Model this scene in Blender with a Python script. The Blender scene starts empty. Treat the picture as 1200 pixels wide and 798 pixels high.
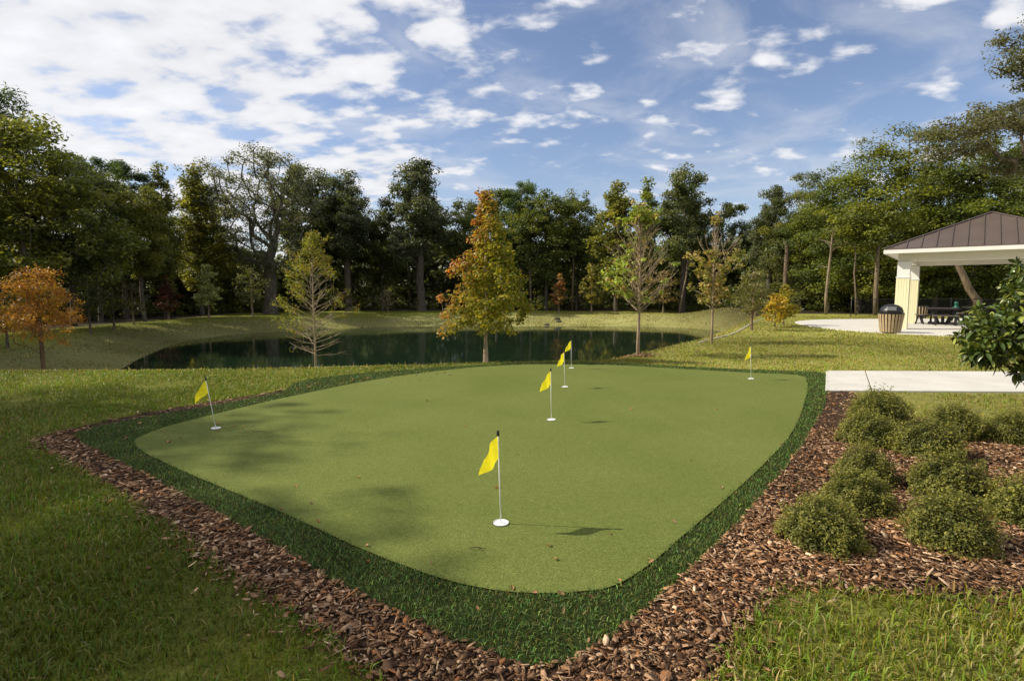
import bpy, math, random
import numpy as np
from mathutils import Vector, Matrix, geometry
R = math.radians
rng = np.random.default_rng(7)
random.seed(7)
scene = bpy.context.scene
COL = scene.collection

# ------------------------------------------------------------------ camera
F_PX, CX, CY, HORIZ, EYE = 640.0, 600.0, 399.0, 341.0, 1.6
PITCH = math.atan((CY - HORIZ) / F_PX)
cp, sp = math.cos(PITCH), math.sin(PITCH)
def ray(px, py):
    x = (px - CX) / F_PX; u = (CY - py) / F_PX
    return np.array([x, cp + u * sp, -sp + u * cp])
def P(px, py, z=0.0):                     # photo pixel -> point on the plane of height z
    d = ray(px, py); t = (z - EYE) / d[2]
    return np.array([d[0] * t, d[1] * t, z])
def PD(px, py, Y):                        # photo pixel -> point at depth Y
    d = ray(px, py); t = Y / d[1]
    return np.array([d[0] * t, Y, EYE + d[2] * t])
cam = bpy.data.cameras.new('camera'); camo = bpy.data.objects.new('camera', cam); COL.objects.link(camo)
camo.location = (0, 0, EYE); camo.rotation_euler = (R(90) - PITCH, 0, 0)
cam.sensor_width = 36; cam.lens = F_PX / 1200 * 36; cam.clip_start = 0.05; cam.clip_end = 3000
scene.camera = camo

# ------------------------------------------------------------------ light
SUN_ELEV = R(38.0)
SUN_AZ_VEC = np.array([-0.995, 0.09])      # horizontal direction towards the sun
sun = bpy.data.lights.new('sun', 'SUN'); suno = bpy.data.objects.new('sun', sun); COL.objects.link(suno)
sun.energy = 5.7; sun.angle = R(0.53); sun.color = (1.0, 0.92, 0.76)
sd = Vector((SUN_AZ_VEC[0] * math.cos(SUN_ELEV), SUN_AZ_VEC[1] * math.cos(SUN_ELEV), math.sin(SUN_ELEV)))
suno.rotation_euler = sd.to_track_quat('Z', 'Y').to_euler()
suno.location = (-30, 5, 30)

class NT:
    def __init__(s, nt): s.nt = nt; s.n = nt.nodes; s.l = nt.links
    def add(s, t, **kw):
        n = s.n.new(t)
        for k, v in kw.items():
            if k.startswith('i_'):
                key = k[2:]
                key = int(key) if key.isdigit() else key.replace('_', ' ')
                n.inputs[key].default_value = v
            else: setattr(n, k, v)
        return n
    def link(s, a, b): s.l.new(a, b)
    def math(s, op, a, b=None, c=None, clamp=False):
        n = s.n.new('ShaderNodeMath'); n.operation = op; n.use_clamp = clamp
        for i, v in enumerate((a, b, c)):
            if v is None: continue
            if isinstance(v, (int, float)): n.inputs[i].default_value = v
            else: s.l.new(v, n.inputs[i])
        return n.outputs[0]
    def mix(s, fac, a, b, blend='MIX'):
        n = s.n.new('ShaderNodeMix'); n.data_type = 'RGBA'; n.blend_type = blend
        for i, v in ((0, fac), (6, a), (7, b)):
            if isinstance(v, (int, float)): n.inputs[i].default_value = v
            elif isinstance(v, tuple): n.inputs[i].default_value = v if len(v) == 4 else (*v, 1)
            else: s.l.new(v, n.inputs[i])
        return n.outputs[2]
    def ramp(s, fac, stops):
        n = s.n.new('ShaderNodeValToRGB'); e = n.color_ramp.elements
        while len(e) < len(stops): e.new(0.5)
        for k, (p, c) in enumerate(stops):
            e[k].position = p; e[k].color = (*c, 1) if isinstance(c, tuple) else (c, c, c, 1)
        s.l.new(fac, n.inputs[0]); return n.outputs[0]
    def noise(s, vec, scale, detail=4, rough=0.55, dist=0.0):
        n = s.n.new('ShaderNodeTexNoise'); n.inputs['Scale'].default_value = scale
        n.inputs['Detail'].default_value = detail; n.inputs['Roughness'].default_value = rough
        n.inputs['Distortion'].default_value = dist
        if vec is not None: s.l.new(vec, n.inputs['Vector'])
        return n.outputs[0]

def make_world():
    w = bpy.data.worlds.new('World'); scene.world = w; w.use_nodes = True
    t = NT(w.node_tree); t.n.clear()
    out = t.add('ShaderNodeOutputWorld'); bg = t.add('ShaderNodeBackground'); t.link(bg.outputs[0], out.inputs[0])
    bg.inputs[1].default_value = 0.13
    sky = t.add('ShaderNodeTexSky'); sky.sky_type = 'NISHITA'; sky.sun_disc = False
    sky.sun_elevation = SUN_ELEV; sky.sun_rotation = math.atan2(SUN_AZ_VEC[0], SUN_AZ_VEC[1])
    sky.air_density = 1.0; sky.dust_density = 0.6; sky.ozone_density = 1.2
    tc = t.add('ShaderNodeTexCoord'); sx = t.add('ShaderNodeSeparateXYZ'); t.link(tc.outputs['Generated'], sx.inputs[0])
    x, y, z = sx.outputs
    zc = t.math('ADD', t.math('MAXIMUM', z, 0.0), 0.24)
    u = t.math('DIVIDE', x, zc); v = t.math('DIVIDE', y, zc)
    cb = t.add('ShaderNodeCombineXYZ'); t.link(u, cb.inputs[0]); t.link(v, cb.inputs[1])
    mp = t.add('ShaderNodeMapping'); t.link(cb.outputs[0], mp.inputs[0])
    mp.inputs['Rotation'].default_value = (0, 0, R(25)); mp.inputs['Scale'].default_value = (1.0, 1.35, 1); mp.inputs['Location'].default_value = (7.3, 4.1, 0.4)
    n1 = t.noise(mp.outputs[0], 7.0, 7, 0.5, 0.1)
    n2 = t.noise(mp.outputs[0], 1.5, 3, 0.5, 0.3)
    n3 = t.noise(mp.outputs[0], 2.6, 8, 0.6, 0.6)
    # broken altocumulus, thick to the west (left) and thinning to the east
    west = t.math('MULTIPLY', t.math('ADD', u, -0.05), -0.21)
    depth = t.math('MULTIPLY', t.math('SUBTRACT', v, 1.55), -0.05)
    bias = t.math('ADD', t.math('MINIMUM', t.math('MAXIMUM', west, -0.01), 0.165), depth)
    s = t.math('ADD', t.math('ADD', t.math('MULTIPLY', n1, 0.74), t.math('MULTIPLY', n2, 0.28)), bias)
    mr = t.add('ShaderNodeMapRange'); mr.interpolation_type = 'SMOOTHSTEP'; t.link(s, mr.inputs[0])
    mr.inputs[1].default_value = 0.508; mr.inputs[2].default_value = 0.662
    veil = t.add('ShaderNodeMapRange'); veil.interpolation_type = 'SMOOTHSTEP'; t.link(t.math('ADD', n3, t.math('MULTIPLY', n2, 0.35)), veil.inputs[0])
    veil.inputs[1].default_value = 0.57; veil.inputs[2].default_value = 0.95; veil.inputs[4].default_value = 0.5
    dens = t.math('MULTIPLY', t.math('MAXIMUM', mr.outputs[0], veil.outputs[0]), 0.96)
    sdn = t.add('ShaderNodeVectorMath', operation='DOT_PRODUCT'); t.link(tc.outputs['Generated'], sdn.inputs[0]); sdn.inputs[1].default_value = tuple(sd)
    glow = t.math('POWER', t.math('MAXIMUM', sdn.outputs['Value'], 0.0), 2.0)
    br = t.math('ADD', t.math('MULTIPLY', glow, 1.0), 6.6)
    shade = t.math('ADD', t.math('MULTIPLY', n1, 0.55), 0.70)
    brs = t.math('MULTIPLY', br, shade)
    cc = t.add('ShaderNodeVectorMath', operation='SCALE'); cc.inputs[0].default_value = (1.0, 1.0, 1.03); t.link(brs, cc.inputs['Scale'])
    skc = t.mix(1.0, sky.outputs[0], (1.08, 1.02, 1.08), 'MULTIPLY')
    col = t.mix(dens, skc, cc.outputs[0])
    t.link(col, bg.inputs[0])
make_world()
scene.view_settings.view_transform = 'Standard'; scene.view_settings.look = 'None'
scene.view_settings.exposure = 0; scene.view_settings.gamma = 1
scene.render.engine = 'CYCLES'
scene.cycles.use_denoising = True
try: scene.cycles.denoiser = 'OPENIMAGEDENOISE'
except Exception: pass
scene.cycles.max_bounces = 7; scene.cycles.transparent_max_bounces = 8; scene.cycles.diffuse_bounces = 3
scene.cycles.use_adaptive_sampling = True; scene.cycles.adaptive_threshold = 0.012

# ------------------------------------------------------------------ mesh helpers
def link(name, me, mat=None, parent=None, smooth=False):
    o = bpy.data.objects.new(name, me); COL.objects.link(o)
    if mat is not None and not me.materials: me.materials.append(mat)
    if parent is not None: o.parent = parent
    if smooth: me.shade_smooth()
    return o
def mesh_np(name, V, faces, col=None):
    """V (N,3); faces: list of (M,k) arrays; col: (N,3) per-vertex colours"""
    V = np.asarray(V, dtype=np.float32)
    faces = [np.asarray(f, dtype=np.int32) for f in faces if len(f)]
    me = bpy.data.meshes.new(name)
    me.vertices.add(len(V)); me.vertices.foreach_set('co', V.ravel())
    nl = sum(f.size for f in faces); nf = sum(len(f) for f in faces)
    me.loops.add(nl); me.polygons.add(nf)
    me.loops.foreach_set('vertex_index', np.concatenate([f.ravel() for f in faces]))
    tot = np.concatenate([np.full(len(f), f.shape[1], np.int32) for f in faces])
    start = np.concatenate([[0], np.cumsum(tot)[:-1]]).astype(np.int32)
    me.polygons.foreach_set('loop_start', start)
    me.update(calc_edges=True)
    if col is not None:
        a = me.attributes.new('Col', 'FLOAT_COLOR', 'POINT')
        c = np.ones((len(V), 4), np.float32); c[:, :3] = col
        a.data.foreach_set('color', c.ravel())
    return me
class MB:                                  # collects boxes, tubes and prisms into one mesh
    def __init__(s): s.V = []; s.Fq = []; s.Ft = []; s.poly = []; s.n = 0
    def add(s, V, quads=(), tris=(), polys=()):
        V = np.asarray(V, float).reshape(-1, 3)
        s.V.append(V)
        for f in quads: s.Fq.append([i + s.n for i in f])
        for f in tris: s.Ft.append([i + s.n for i in f])
        for f in polys: s.poly.append([i + s.n for i in f])
        s.n += len(V)
    def box(s, c, size, rz=0.0, M=None, taper=1.0):
        x, y, z = np.array(size) / 2
        v = np.array([[sx * x * (taper if k else 1), sy * y * (taper if k else 1), (z if k else -z)] for k in (0, 1) for sx, sy in ((-1, -1), (1, -1), (1, 1), (-1, 1))])
        if M is not None: v = v @ np.array(M).T
        cz, sz = math.cos(rz), math.sin(rz)
        v = v @ np.array([[cz, sz, 0], [-sz, cz, 0], [0, 0, 1]])
        s.add(v + np.array(c), quads=[(3, 2, 1, 0), (4, 5, 6, 7), (0, 1, 5, 4), (1, 2, 6, 5), (2, 3, 7, 6), (3, 0, 4, 7)])
    def beam(s, a, b, w, h, up=(0, 0, 1)):
        a = np.array(a, float); b = np.array(b, float); d = b - a; L = np.linalg.norm(d); d /= L
        side = np.cross(d, up); side /= np.linalg.norm(side); u = np.cross(side, d)
        v = [p + side * sx * w / 2 + u * sz * h / 2 for p in (a, b) for sx, sz in ((-1, -1), (1, -1), (1, 1), (-1, 1))]
        s.add(v, quads=[(0, 1, 2, 3), (7, 6, 5, 4), (0, 4, 5, 1), (1, 5, 6, 2), (2, 6, 7, 3), (3, 7, 4, 0)])
    def tube(s, pts, rad, k=6, caps=True):
        pts = np.asarray(pts, float); n = len(pts); rad = np.broadcast_to(np.asarray(rad, float), (n,))
        T = np.gradient(pts, axis=0); T /= np.linalg.norm(T, axis=1)[:, None] + 1e-9
        ref = np.array([1., 0, 0]) if abs(T[0][0]) < 0.8 else np.array([0, 1., 0])
        A = np.cross(T, ref); A /= np.linalg.norm(A, axis=1)[:, None] + 1e-9; B = np.cross(T, A)
        th = np.arange(k) * 2 * math.pi / k
        ring = pts[:, None] + rad[:, None, None] * (np.cos(th)[None, :, None] * A[:, None] + np.sin(th)[None, :, None] * B[:, None])
        q = [(i * k + j, i * k + (j + 1) % k, (i + 1) * k + (j + 1) % k, (i + 1) * k + j) for i in range(n - 1) for j in range(k)]
        s.add(ring.reshape(-1, 3), quads=q, polys=[list(range(k))[::-1], [(n - 1) * k + j for j in range(k)]] if caps else ())
    def lathe(s, prof, k=24, c=(0, 0, 0)):
        th = np.arange(k) * 2 * math.pi / k; n = len(prof)
        v = np.array([[r * math.cos(t) + c[0], r * math.sin(t) + c[1], z + c[2]] for r, z in prof for t in th])
        s.add(v, quads=[(i * k + j, i * k + (j + 1) % k, (i + 1) * k + (j + 1) % k, (i + 1) * k + j) for i in range(n - 1) for j in range(k)],
              polys=[[j for j in range(k)][::-1], [(n - 1) * k + j for j in range(k)]])
    def build(s, name, mat, parent=None, smooth=False, bevel=0.0):
        me = bpy.data.meshes.new(name)
        me.from_pydata(np.concatenate(s.V).tolist(), [], s.Fq + s.Ft + s.poly); me.update()
        o = link(name, me, mat, parent, smooth)
        if bevel:
            m = o.modifiers.new('bevel', 'BEVEL'); m.width = bevel; m.segments = 2; m.limit_method = 'ANGLE'
        return o
def tag(o, label=None, cat=None, group=None, kind=None):
    if label: o['label'] = label
    if cat: o['category'] = cat
    if group: o['group'] = group
    if kind: o['kind'] = kind
    return o
def empty(name, loc=(0, 0, 0), rz=0.0):
    o = bpy.data.objects.new(name, None); COL.objects.link(o)
    o.location = tuple(float(c) for c in loc); o.rotation_euler = (0, 0, rz); o.empty_display_size = 0.2
    return o
def copy_tree(o, parent=None):
    c = o.copy(); COL.objects.link(c)
    if parent is not None: c.parent = parent
    for ch in list(o.children): copy_tree(ch, c)
    return c
def in_poly(x, y, poly):
    poly = np.asarray(poly); r = np.zeros(x.shape, bool); j = len(poly) - 1
    for i in range(len(poly)):
        xi, yi = poly[i][:2]; xj, yj = poly[j][:2]
        c = ((yi > y) != (yj > y))
        r ^= c & (x < (xj - xi) * (y - yi) / (yj - yi + 1e-12) + xi); j = i
    return r
def dist_poly(x, y, poly, closed=True):
    d = np.full(x.shape, 1e9); n = len(poly)
    for i in range(n if closed else n - 1):
        ax, ay = poly[i][:2]; bx, by = poly[(i + 1) % n][:2]
        dx, dy = bx - ax, by - ay
        t = np.clip(((x - ax) * dx + (y - ay) * dy) / (dx * dx + dy * dy + 1e-12), 0, 1)
        d = np.minimum(d, np.hypot(x - ax - t * dx, y - ay - t * dy))
    return d
def sstep(a, b, x):
    t = np.clip((x - a) / (b - a), 0, 1); return t * t * (3 - 2 * t)
def smooth_poly(pts, n=8, closed=True):    # Catmull-Rom through the points
    pts = np.asarray(pts, float)[:, :2]; N = len(pts); out = []
    for i in range(N if closed else N - 1):
        g = lambda k: pts[k % N] if closed else pts[min(max(k, 0), N - 1)]
        p0, p1, p2, p3 = g(i - 1), g(i), g(i + 1), g(i + 2)
        for t in np.arange(n) / n:
            out.append(0.5 * ((2 * p1) + (-p0 + p2) * t + (2 * p0 - 5 * p1 + 4 * p2 - p3) * t * t + (-p0 + 3 * p1 - 3 * p2 + p3) * t ** 3))
    if not closed: out.append(pts[-1])
    return np.array(out)
def wob(x, y, s, seed=0):                  # cheap smooth noise, -1..1
    r = np.random.default_rng(seed); v = 0
    for k in range(6):
        a = r.uniform(0, 6.28); f = s * r.uniform(0.6, 2.2)
        v = v + np.sin((x * math.cos(a) + y * math.sin(a)) * f + r.uniform(0, 6.28))
    return v / 6 * 1.7

# ------------------------------------------------------------------ materials
def mat(name):
    m = bpy.data.materials.new(name); m.use_nodes = True; t = NT(m.node_tree); t.n.clear()
    out = t.add('ShaderNodeOutputMaterial'); return m, t, out
def bump(t, h, strength, dist=0.01):
    b = t.add('ShaderNodeBump'); b.inputs['Strength'].default_value = strength; b.inputs['Distance'].default_value = dist
    t.link(h, b.inputs['Height']); return b.outputs[0]
def m_leaf(name, trans=0.46, rough=0.5, spec=0.3, tint=True):
    m, t, out = mat(name)
    at = t.add('ShaderNodeAttribute', attribute_name='Col'); c = at.outputs['Color']
    if tint:
        oi = t.add('ShaderNodeObjectInfo'); c = t.mix(1.0, c, oi.outputs['Color'], 'MULTIPLY')
    p = t.add('ShaderNodeBsdfPrincipled', i_Roughness=rough); p.inputs['Specular IOR Level'].default_value = spec
    t.link(c, p.inputs['Base Color'])
    tr = t.add('ShaderNodeBsdfTranslucent'); t.link(t.mix(1.0, c, (1.25, 1.2, 0.5), 'MULTIPLY'), tr.inputs[0])
    mx = t.add('ShaderNodeMixShader'); mx.inputs[0].default_value = trans
    t.link(p.outputs[0], mx.inputs[1]); t.link(tr.outputs[0], mx.inputs[2]); t.link(mx.outputs[0], out.inputs[0])
    return m
def m_attr(name, rough=0.8, spec=0.2, nscale=60.0):
    m, t, out = mat(name)
    at = t.add('ShaderNodeAttribute', attribute_name='Col'); tc = t.add('ShaderNodeTexCoord')
    n = t.noise(tc.outputs['Object'], nscale, 4, 0.6)
    c = t.mix(1.0, at.outputs['Color'], t.ramp(n, [(0.25, 0.6), (0.75, 1.25)]), 'MULTIPLY')
    p = t.add('ShaderNodeBsdfPrincipled', i_Roughness=rough); p.inputs['Specular IOR Level'].default_value = spec
    t.link(c, p.inputs['Base Color']); t.link(bump(t, n, 0.4, 0.004), p.inputs['Normal']); t.link(p.outputs[0], out.inputs[0])
    return m
def m_bark(name, c0, c1, scale=6.0):
    m, t, out = mat(name); tc = t.add('ShaderNodeTexCoord')
    mp = t.add('ShaderNodeMapping'); t.link(tc.outputs['Object'], mp.inputs[0]); mp.inputs['Scale'].default_value = (1, 1, 0.25)
    n = t.noise(mp.outputs[0], scale, 6, 0.65)
    oi = t.add('ShaderNodeObjectInfo')
    c = t.mix(1.0, t.ramp(n, [(0.3, c0), (0.7, c1)]), oi.outputs['Color'], 'MULTIPLY')
    p = t.add('ShaderNodeBsdfPrincipled', i_Roughness=0.9); p.inputs['Specular IOR Level'].default_value = 0.15
    t.link(c, p.inputs['Base Color']); t.link(bump(t, n, 0.7, 0.05), p.inputs['Normal']); t.link(p.outputs[0], out.inputs[0])
    return m
def m_plain(name, c, rough=0.5, spec=0.4, var=0.12, scale=8.0, metal=0.0, bmp=0.0):
    m, t, out = mat(name); tc = t.add('ShaderNodeTexCoord')
    n = t.noise(tc.outputs['Object'], scale, 5, 0.6)
    k = t.ramp(n, [(0.25, 1 - var), (0.75, 1 + var)])
    p = t.add('ShaderNodeBsdfPrincipled', i_Roughness=rough, i_Metallic=metal); p.inputs['Specular IOR Level'].default_value = spec
    t.link(t.mix(1.0, (*c, 1), k, 'MULTIPLY'), p.inputs['Base Color'])
    if bmp: t.link(bump(t, n, bmp, 0.01), p.inputs['Normal'])
    t.link(p.outputs[0], out.inputs[0]); return m

M_LEAF = m_leaf('leaf'); M_GRASS = m_leaf('grass_blade', 0.28, 0.5, 0.25, tint=False); M_GLOSS = m_leaf('glossy_leaf', 0.15, 0.28, 0.5, tint=False)
M_FIBRE = m_leaf('turf_fibre', 0.12, 0.6, 0.15, tint=False)
M_BARK = m_bark('bark', (0.05, 0.042, 0.034), (0.17, 0.145, 0.115))
M_CHIP = m_attr('bark_chip', 0.85, 0.2, 45)

def m_ground():
    m, t, out = mat('lawn_ground'); g = t.add('ShaderNodeNewGeometry'); pos = g.outputs['Position']
    at = t.add('ShaderNodeAttribute', attribute_name='Col')
    n1 = t.noise(pos, 0.9, 5, 0.6); n2 = t.noise(pos, 9.0, 6, 0.7); n3 = t.noise(pos, 60.0, 4, 0.7)
    c = t.mix(1.0, at.outputs['Color'], t.ramp(n2, [(0.3, (0.55, 0.6, 0.55)), (0.7, (1.35, 1.3, 1.25))]), 'MULTIPLY')
    c = t.mix(1.0, c, t.ramp(n3, [(0.3, 0.55), (0.72, 1.5)]), 'MULTIPLY')
    c = t.mix(t.ramp(n1, [(0.5, 0.0), (0.75, 0.35)]), c, (0.16, 0.125, 0.06))
    h = t.math('ADD', t.math('MULTIPLY', n2, 0.6), n3)
    p = t.add('ShaderNodeBsdfPrincipled', i_Roughness=0.9); p.inputs['Specular IOR Level'].default_value = 0.1
    t.link(c, p.inputs['Base Color']); t.link(bump(t, h, 0.8, 0.05), p.inputs['Normal']); t.link(p.outputs[0], out.inputs[0])
    return m
def m_green():
    m, t, out = mat('putting_turf'); g = t.add('ShaderNodeNewGeometry'); pos = g.outputs['Position']
    n1 = t.noise(pos, 0.6, 5, 0.6, 0.4); n3 = t.noise(pos, 150.0, 3, 0.75); n4 = t.noise(pos, 28.0, 4, 0.7)
    c = t.ramp(n3, [(0.28, (0.056, 0.074, 0.020)), (0.5, (0.130, 0.156, 0.036)), (0.72, (0.255, 0.28, 0.085))])
    c = t.mix(1.0, c, t.ramp(n4, [(0.3, 0.86), (0.7, 1.12)]), 'MULTIPLY')
    c = t.mix(1.0, c, t.ramp(n1, [(0.3, (.88, .90, .86)), (0.7, (1.10, 1.07, 1.12))]), 'MULTIPLY')
    p = t.add('ShaderNodeBsdfPrincipled', i_Roughness=0.85); p.inputs['Specular IOR Level'].default_value = 0.06
    t.link(c, p.inputs['Base Color']); t.link(bump(t, n3, 0.6, 0.006), p.inputs['Normal']); t.link(p.outputs[0], out.inputs[0])
    return m
def m_soil(name, c0, c1, c2, scale):
    m, t, out = mat(name); g = t.add('ShaderNodeNewGeometry'); pos = g.outputs['Position']
    n = t.noise(pos, scale, 6, 0.7)
    p = t.add('ShaderNodeBsdfPrincipled', i_Roughness=0.95); p.inputs['Specular IOR Level'].default_value = 0.1
    t.link(t.ramp(n, [(0.3, c0), (0.5, c1), (0.72, c2)]), p.inputs['Base Color'])
    t.link(bump(t, n, 1.0, 0.03), p.inputs['Normal']); t.link(p.outputs[0], out.inputs[0]); return m
def m_concrete():
    m, t, out = mat('concrete'); g = t.add('ShaderNodeNewGeometry'); pos = g.outputs['Position']
    n = t.noise(pos, 1.3, 6, 0.65); n2 = t.noise(pos, 90, 3, 0.6)
    n5 = t.noise(pos, 4.0, 7, 0.75)
    c = t.mix(t.ramp(n5, [(0.52, 0.0), (0.8, 0.45)]), t.ramp(n, [(0.25, (0.50, 0.475, 0.43)), (0.75, (0.64, 0.61, 0.555))]), (0.36, 0.32, 0.26))
    c = t.mix(1.0, c, t.ramp(n2, [(0.3, 0.9), (0.7, 1.07)]), 'MULTIPLY')
    p = t.add('ShaderNodeBsdfPrincipled', i_Roughness=0.85); p.inputs['Specular IOR Level'].default_value = 0.2
    t.link(c, p.inputs['Base Color']); t.link(bump(t, n2, 0.3, 0.004), p.inputs['Normal']); t.link(p.outputs[0], out.inputs[0]); return m
def m_water():
    m, t, out = mat('pond_water'); g = t.add('ShaderNodeNewGeometry'); pos = g.outputs['Position']
    mp = t.add('ShaderNodeMapping'); t.link(pos, mp.inputs[0]); mp.inputs['Scale'].default_value = (0.6, 2.2, 1)
    n = t.noise(mp.outputs[0], 1.6, 4, 0.55)
    p = t.add('ShaderNodeBsdfPrincipled', i_Roughness=0.05); p.inputs['IOR'].default_value = 1.33; p.inputs['Specular IOR Level'].default_value = 0.5
    p.inputs['Base Color'].default_value = (0.011, 0.023, 0.012, 1)
    t.link(bump(t, n, 0.015, 0.02), p.inputs['Normal']); t.link(p.outputs[0], out.inputs[0]); return m

# ------------------------------------------------------------------ terrain
ZW = -2.0
WATER = smooth_poly([(-18, 25), (-16, 20.8), (-10, 18.7), (-3, 18.4), (2, 21), (6.5, 26), (10.2, 32), (14.2, 39), (17.8, 45), (18.6, 50), (15, 54.3), (9, 55.6), (0, 56.2), (-9, 56), (-14, 54.6), (-17, 51), (-22, 46.5), (-23.6, 41), (-21.6, 33.4)], 6)
BASIN = smooth_poly([(-14, 10.7), (-9.9, 10.7), (-5.9, 10.9), (-2.8, 11.4), (-.7, 11.95), (1.2, 12.2), (2.6, 12.6), (5.3, 16.5), (7.6, 19.5), (12.1, 28), (16.5, 36), (20.5, 43), (23, 51), (20, 60), (11, 64), (0, 64.5), (-9, 62), (-17, 57.5), (-27, 50), (-29, 38), (-25, 27), (-23.5, 21), (-19.5, 13.5)], 6)
def H(x, y):
    x = np.asarray(x, float); y = np.asarray(y, float)
    x0 = -10 + (y - 11) * 0.55
    zp = -0.95 * sstep(11, 23, y) * (1 - sstep(x0, x0 + 8, x))
    zp = zp - 0.15 * sstep(26, 45, y) * sstep(x0, x0 + 8, x)
    inB = in_poly(x, y, BASIN); inW = in_poly(x, y, WATER)
    dB = dist_poly(x, y, BASIN); dW = dist_poly(x, y, WATER)
    t = np.where(inB, np.where(inW, 1, dB / (dB + dW + 1e-6)), 0)
    tt = t * 0.65 + 0.35 * t * t * (3 - 2 * t)
    tt = np.where(t < 0.12, tt * (t / 0.12) ** 0.5, tt)
    z = zp * (1 - tt) + ZW * tt
    z = np.where(inW, ZW - np.minimum(1.3, dW * 0.35), z)
    far = sstep(10.5, 20, np.hypot(x * 0.8, y)) * (1 - np.where(inW, 1, 0)) * np.where(y > 11, 1, 0) * (1 - sstep(9, 13, x) * (1 - sstep(31, 36, y)))
    z = z + far * 0.05 * wob(x, y, 0.55, 3) * (1 - sstep(0.0, 0.4, t) * 0.5)
    z = z + 9.0 * sstep(88, 150, np.hypot(x, y - 15))     # unseen rise added beyond the wood, hides bright sky between trunks
    return z
def Hs(x, y): return float(H(np.array([x]), np.array([y]))[0])

def gridlines(a, b, lo, hi, fine, g=1.22, mx=60):
    mid = list(np.arange(lo, hi + 1e-6, fine)); s = fine; p = hi
    while p < b: s = min(s * g, mx); p += s; mid.append(p)
    s = fine; p = lo; pre = []
    while p > a: s = min(s * g, mx); p -= s; pre.append(p)
    return np.array(pre[::-1] + mid)
xs = gridlines(-700, 700, -32, 32, 0.3); ys = gridlines(-200, 900, 1.0, 66, 0.3)
X, Y = np.meshgrid(xs, ys); Z = H(X, Y)
nx, ny = len(xs), len(ys)
idx = np.arange(nx * ny).reshape(ny, nx)
Fg = np.stack([idx[:-1, :-1], idx[:-1, 1:], idx[1:, 1:], idx[1:, :-1]], -1).reshape(-1, 4)
def lawn_colour(x, y):
    inB = in_poly(x, y, BASIN); dB = dist_poly(x, y, BASIN)
    dry = np.where(inB, sstep(0.0, 2.5, dB), 0)
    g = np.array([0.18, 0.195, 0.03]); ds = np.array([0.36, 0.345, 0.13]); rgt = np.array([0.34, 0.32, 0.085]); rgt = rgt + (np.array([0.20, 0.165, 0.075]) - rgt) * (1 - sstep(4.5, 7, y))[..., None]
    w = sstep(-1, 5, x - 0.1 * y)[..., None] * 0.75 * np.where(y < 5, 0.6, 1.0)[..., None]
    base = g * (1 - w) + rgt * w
    n = np.clip(wob(x, y, 0.5, 11) * 0.5 + 0.5, 0, 1)[..., None]
    base = base * (0.75 + 0.5 * n)
    ds = ds * (1 - 0.42 * (1 - sstep(-20, -8, x)))[..., None]  # left bank darkened, tree shade put into its colour
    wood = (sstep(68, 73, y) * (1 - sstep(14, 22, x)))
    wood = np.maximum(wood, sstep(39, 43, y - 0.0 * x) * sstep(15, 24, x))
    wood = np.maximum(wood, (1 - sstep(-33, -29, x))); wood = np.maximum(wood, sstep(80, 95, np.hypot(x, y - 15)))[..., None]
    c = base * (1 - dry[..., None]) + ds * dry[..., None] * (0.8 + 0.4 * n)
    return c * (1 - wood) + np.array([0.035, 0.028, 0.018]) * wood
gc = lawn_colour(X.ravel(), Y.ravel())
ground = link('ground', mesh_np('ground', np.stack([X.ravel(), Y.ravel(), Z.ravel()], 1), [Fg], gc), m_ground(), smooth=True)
tag(ground, 'grass lawn and pond banks', kind='structure')

def sheet(name, poly, dz, m, step=0.4, hfun=H, holes=None):
    """a draped sheet: boundary polygon filled with a grid of inner points"""
    poly = np.asarray(poly)[:, :2]
    mn, mx = poly.min(0), poly.max(0)
    gx, gy = np.meshgrid(np.arange(mn[0], mx[0], step), np.arange(mn[1], mx[1], step)); gx, gy = gx.ravel(), gy.ravel()
    k = in_poly(gx, gy, poly) & (dist_poly(gx, gy, poly) > step * 0.35)
    pts = [Vector((float(a), float(b))) for a, b in poly] + [Vector((float(a), float(b))) for a, b in zip(gx[k], gy[k])]
    v, e, f, *_ = geometry.delaunay_2d_cdt(pts, [], [list(range(len(poly)))], 1, 1e-5)
    x = np.array([p.x for p in v]); y = np.array([p.y for p in v]); z = hfun(x, y) + dz
    me = bpy.data.meshes.new(name); up_ = lambda q: (x[q[1]] - x[q[0]]) * (y[q[2]] - y[q[0]]) - (x[q[2]] - x[q[0]]) * (y[q[1]] - y[q[0]]) > 0
    me.from_pydata(np.stack([x, y, z], 1).tolist(), [], [list(q) if up_(q) else list(q)[::-1] for q in f]); me.update()
    o = link(name, me, m, smooth=True); o['kind'] = 'structure'; return o
def pix(pts, z=0.0): return np.array([P(a, b, z)[:2] for a, b in pts])

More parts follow.
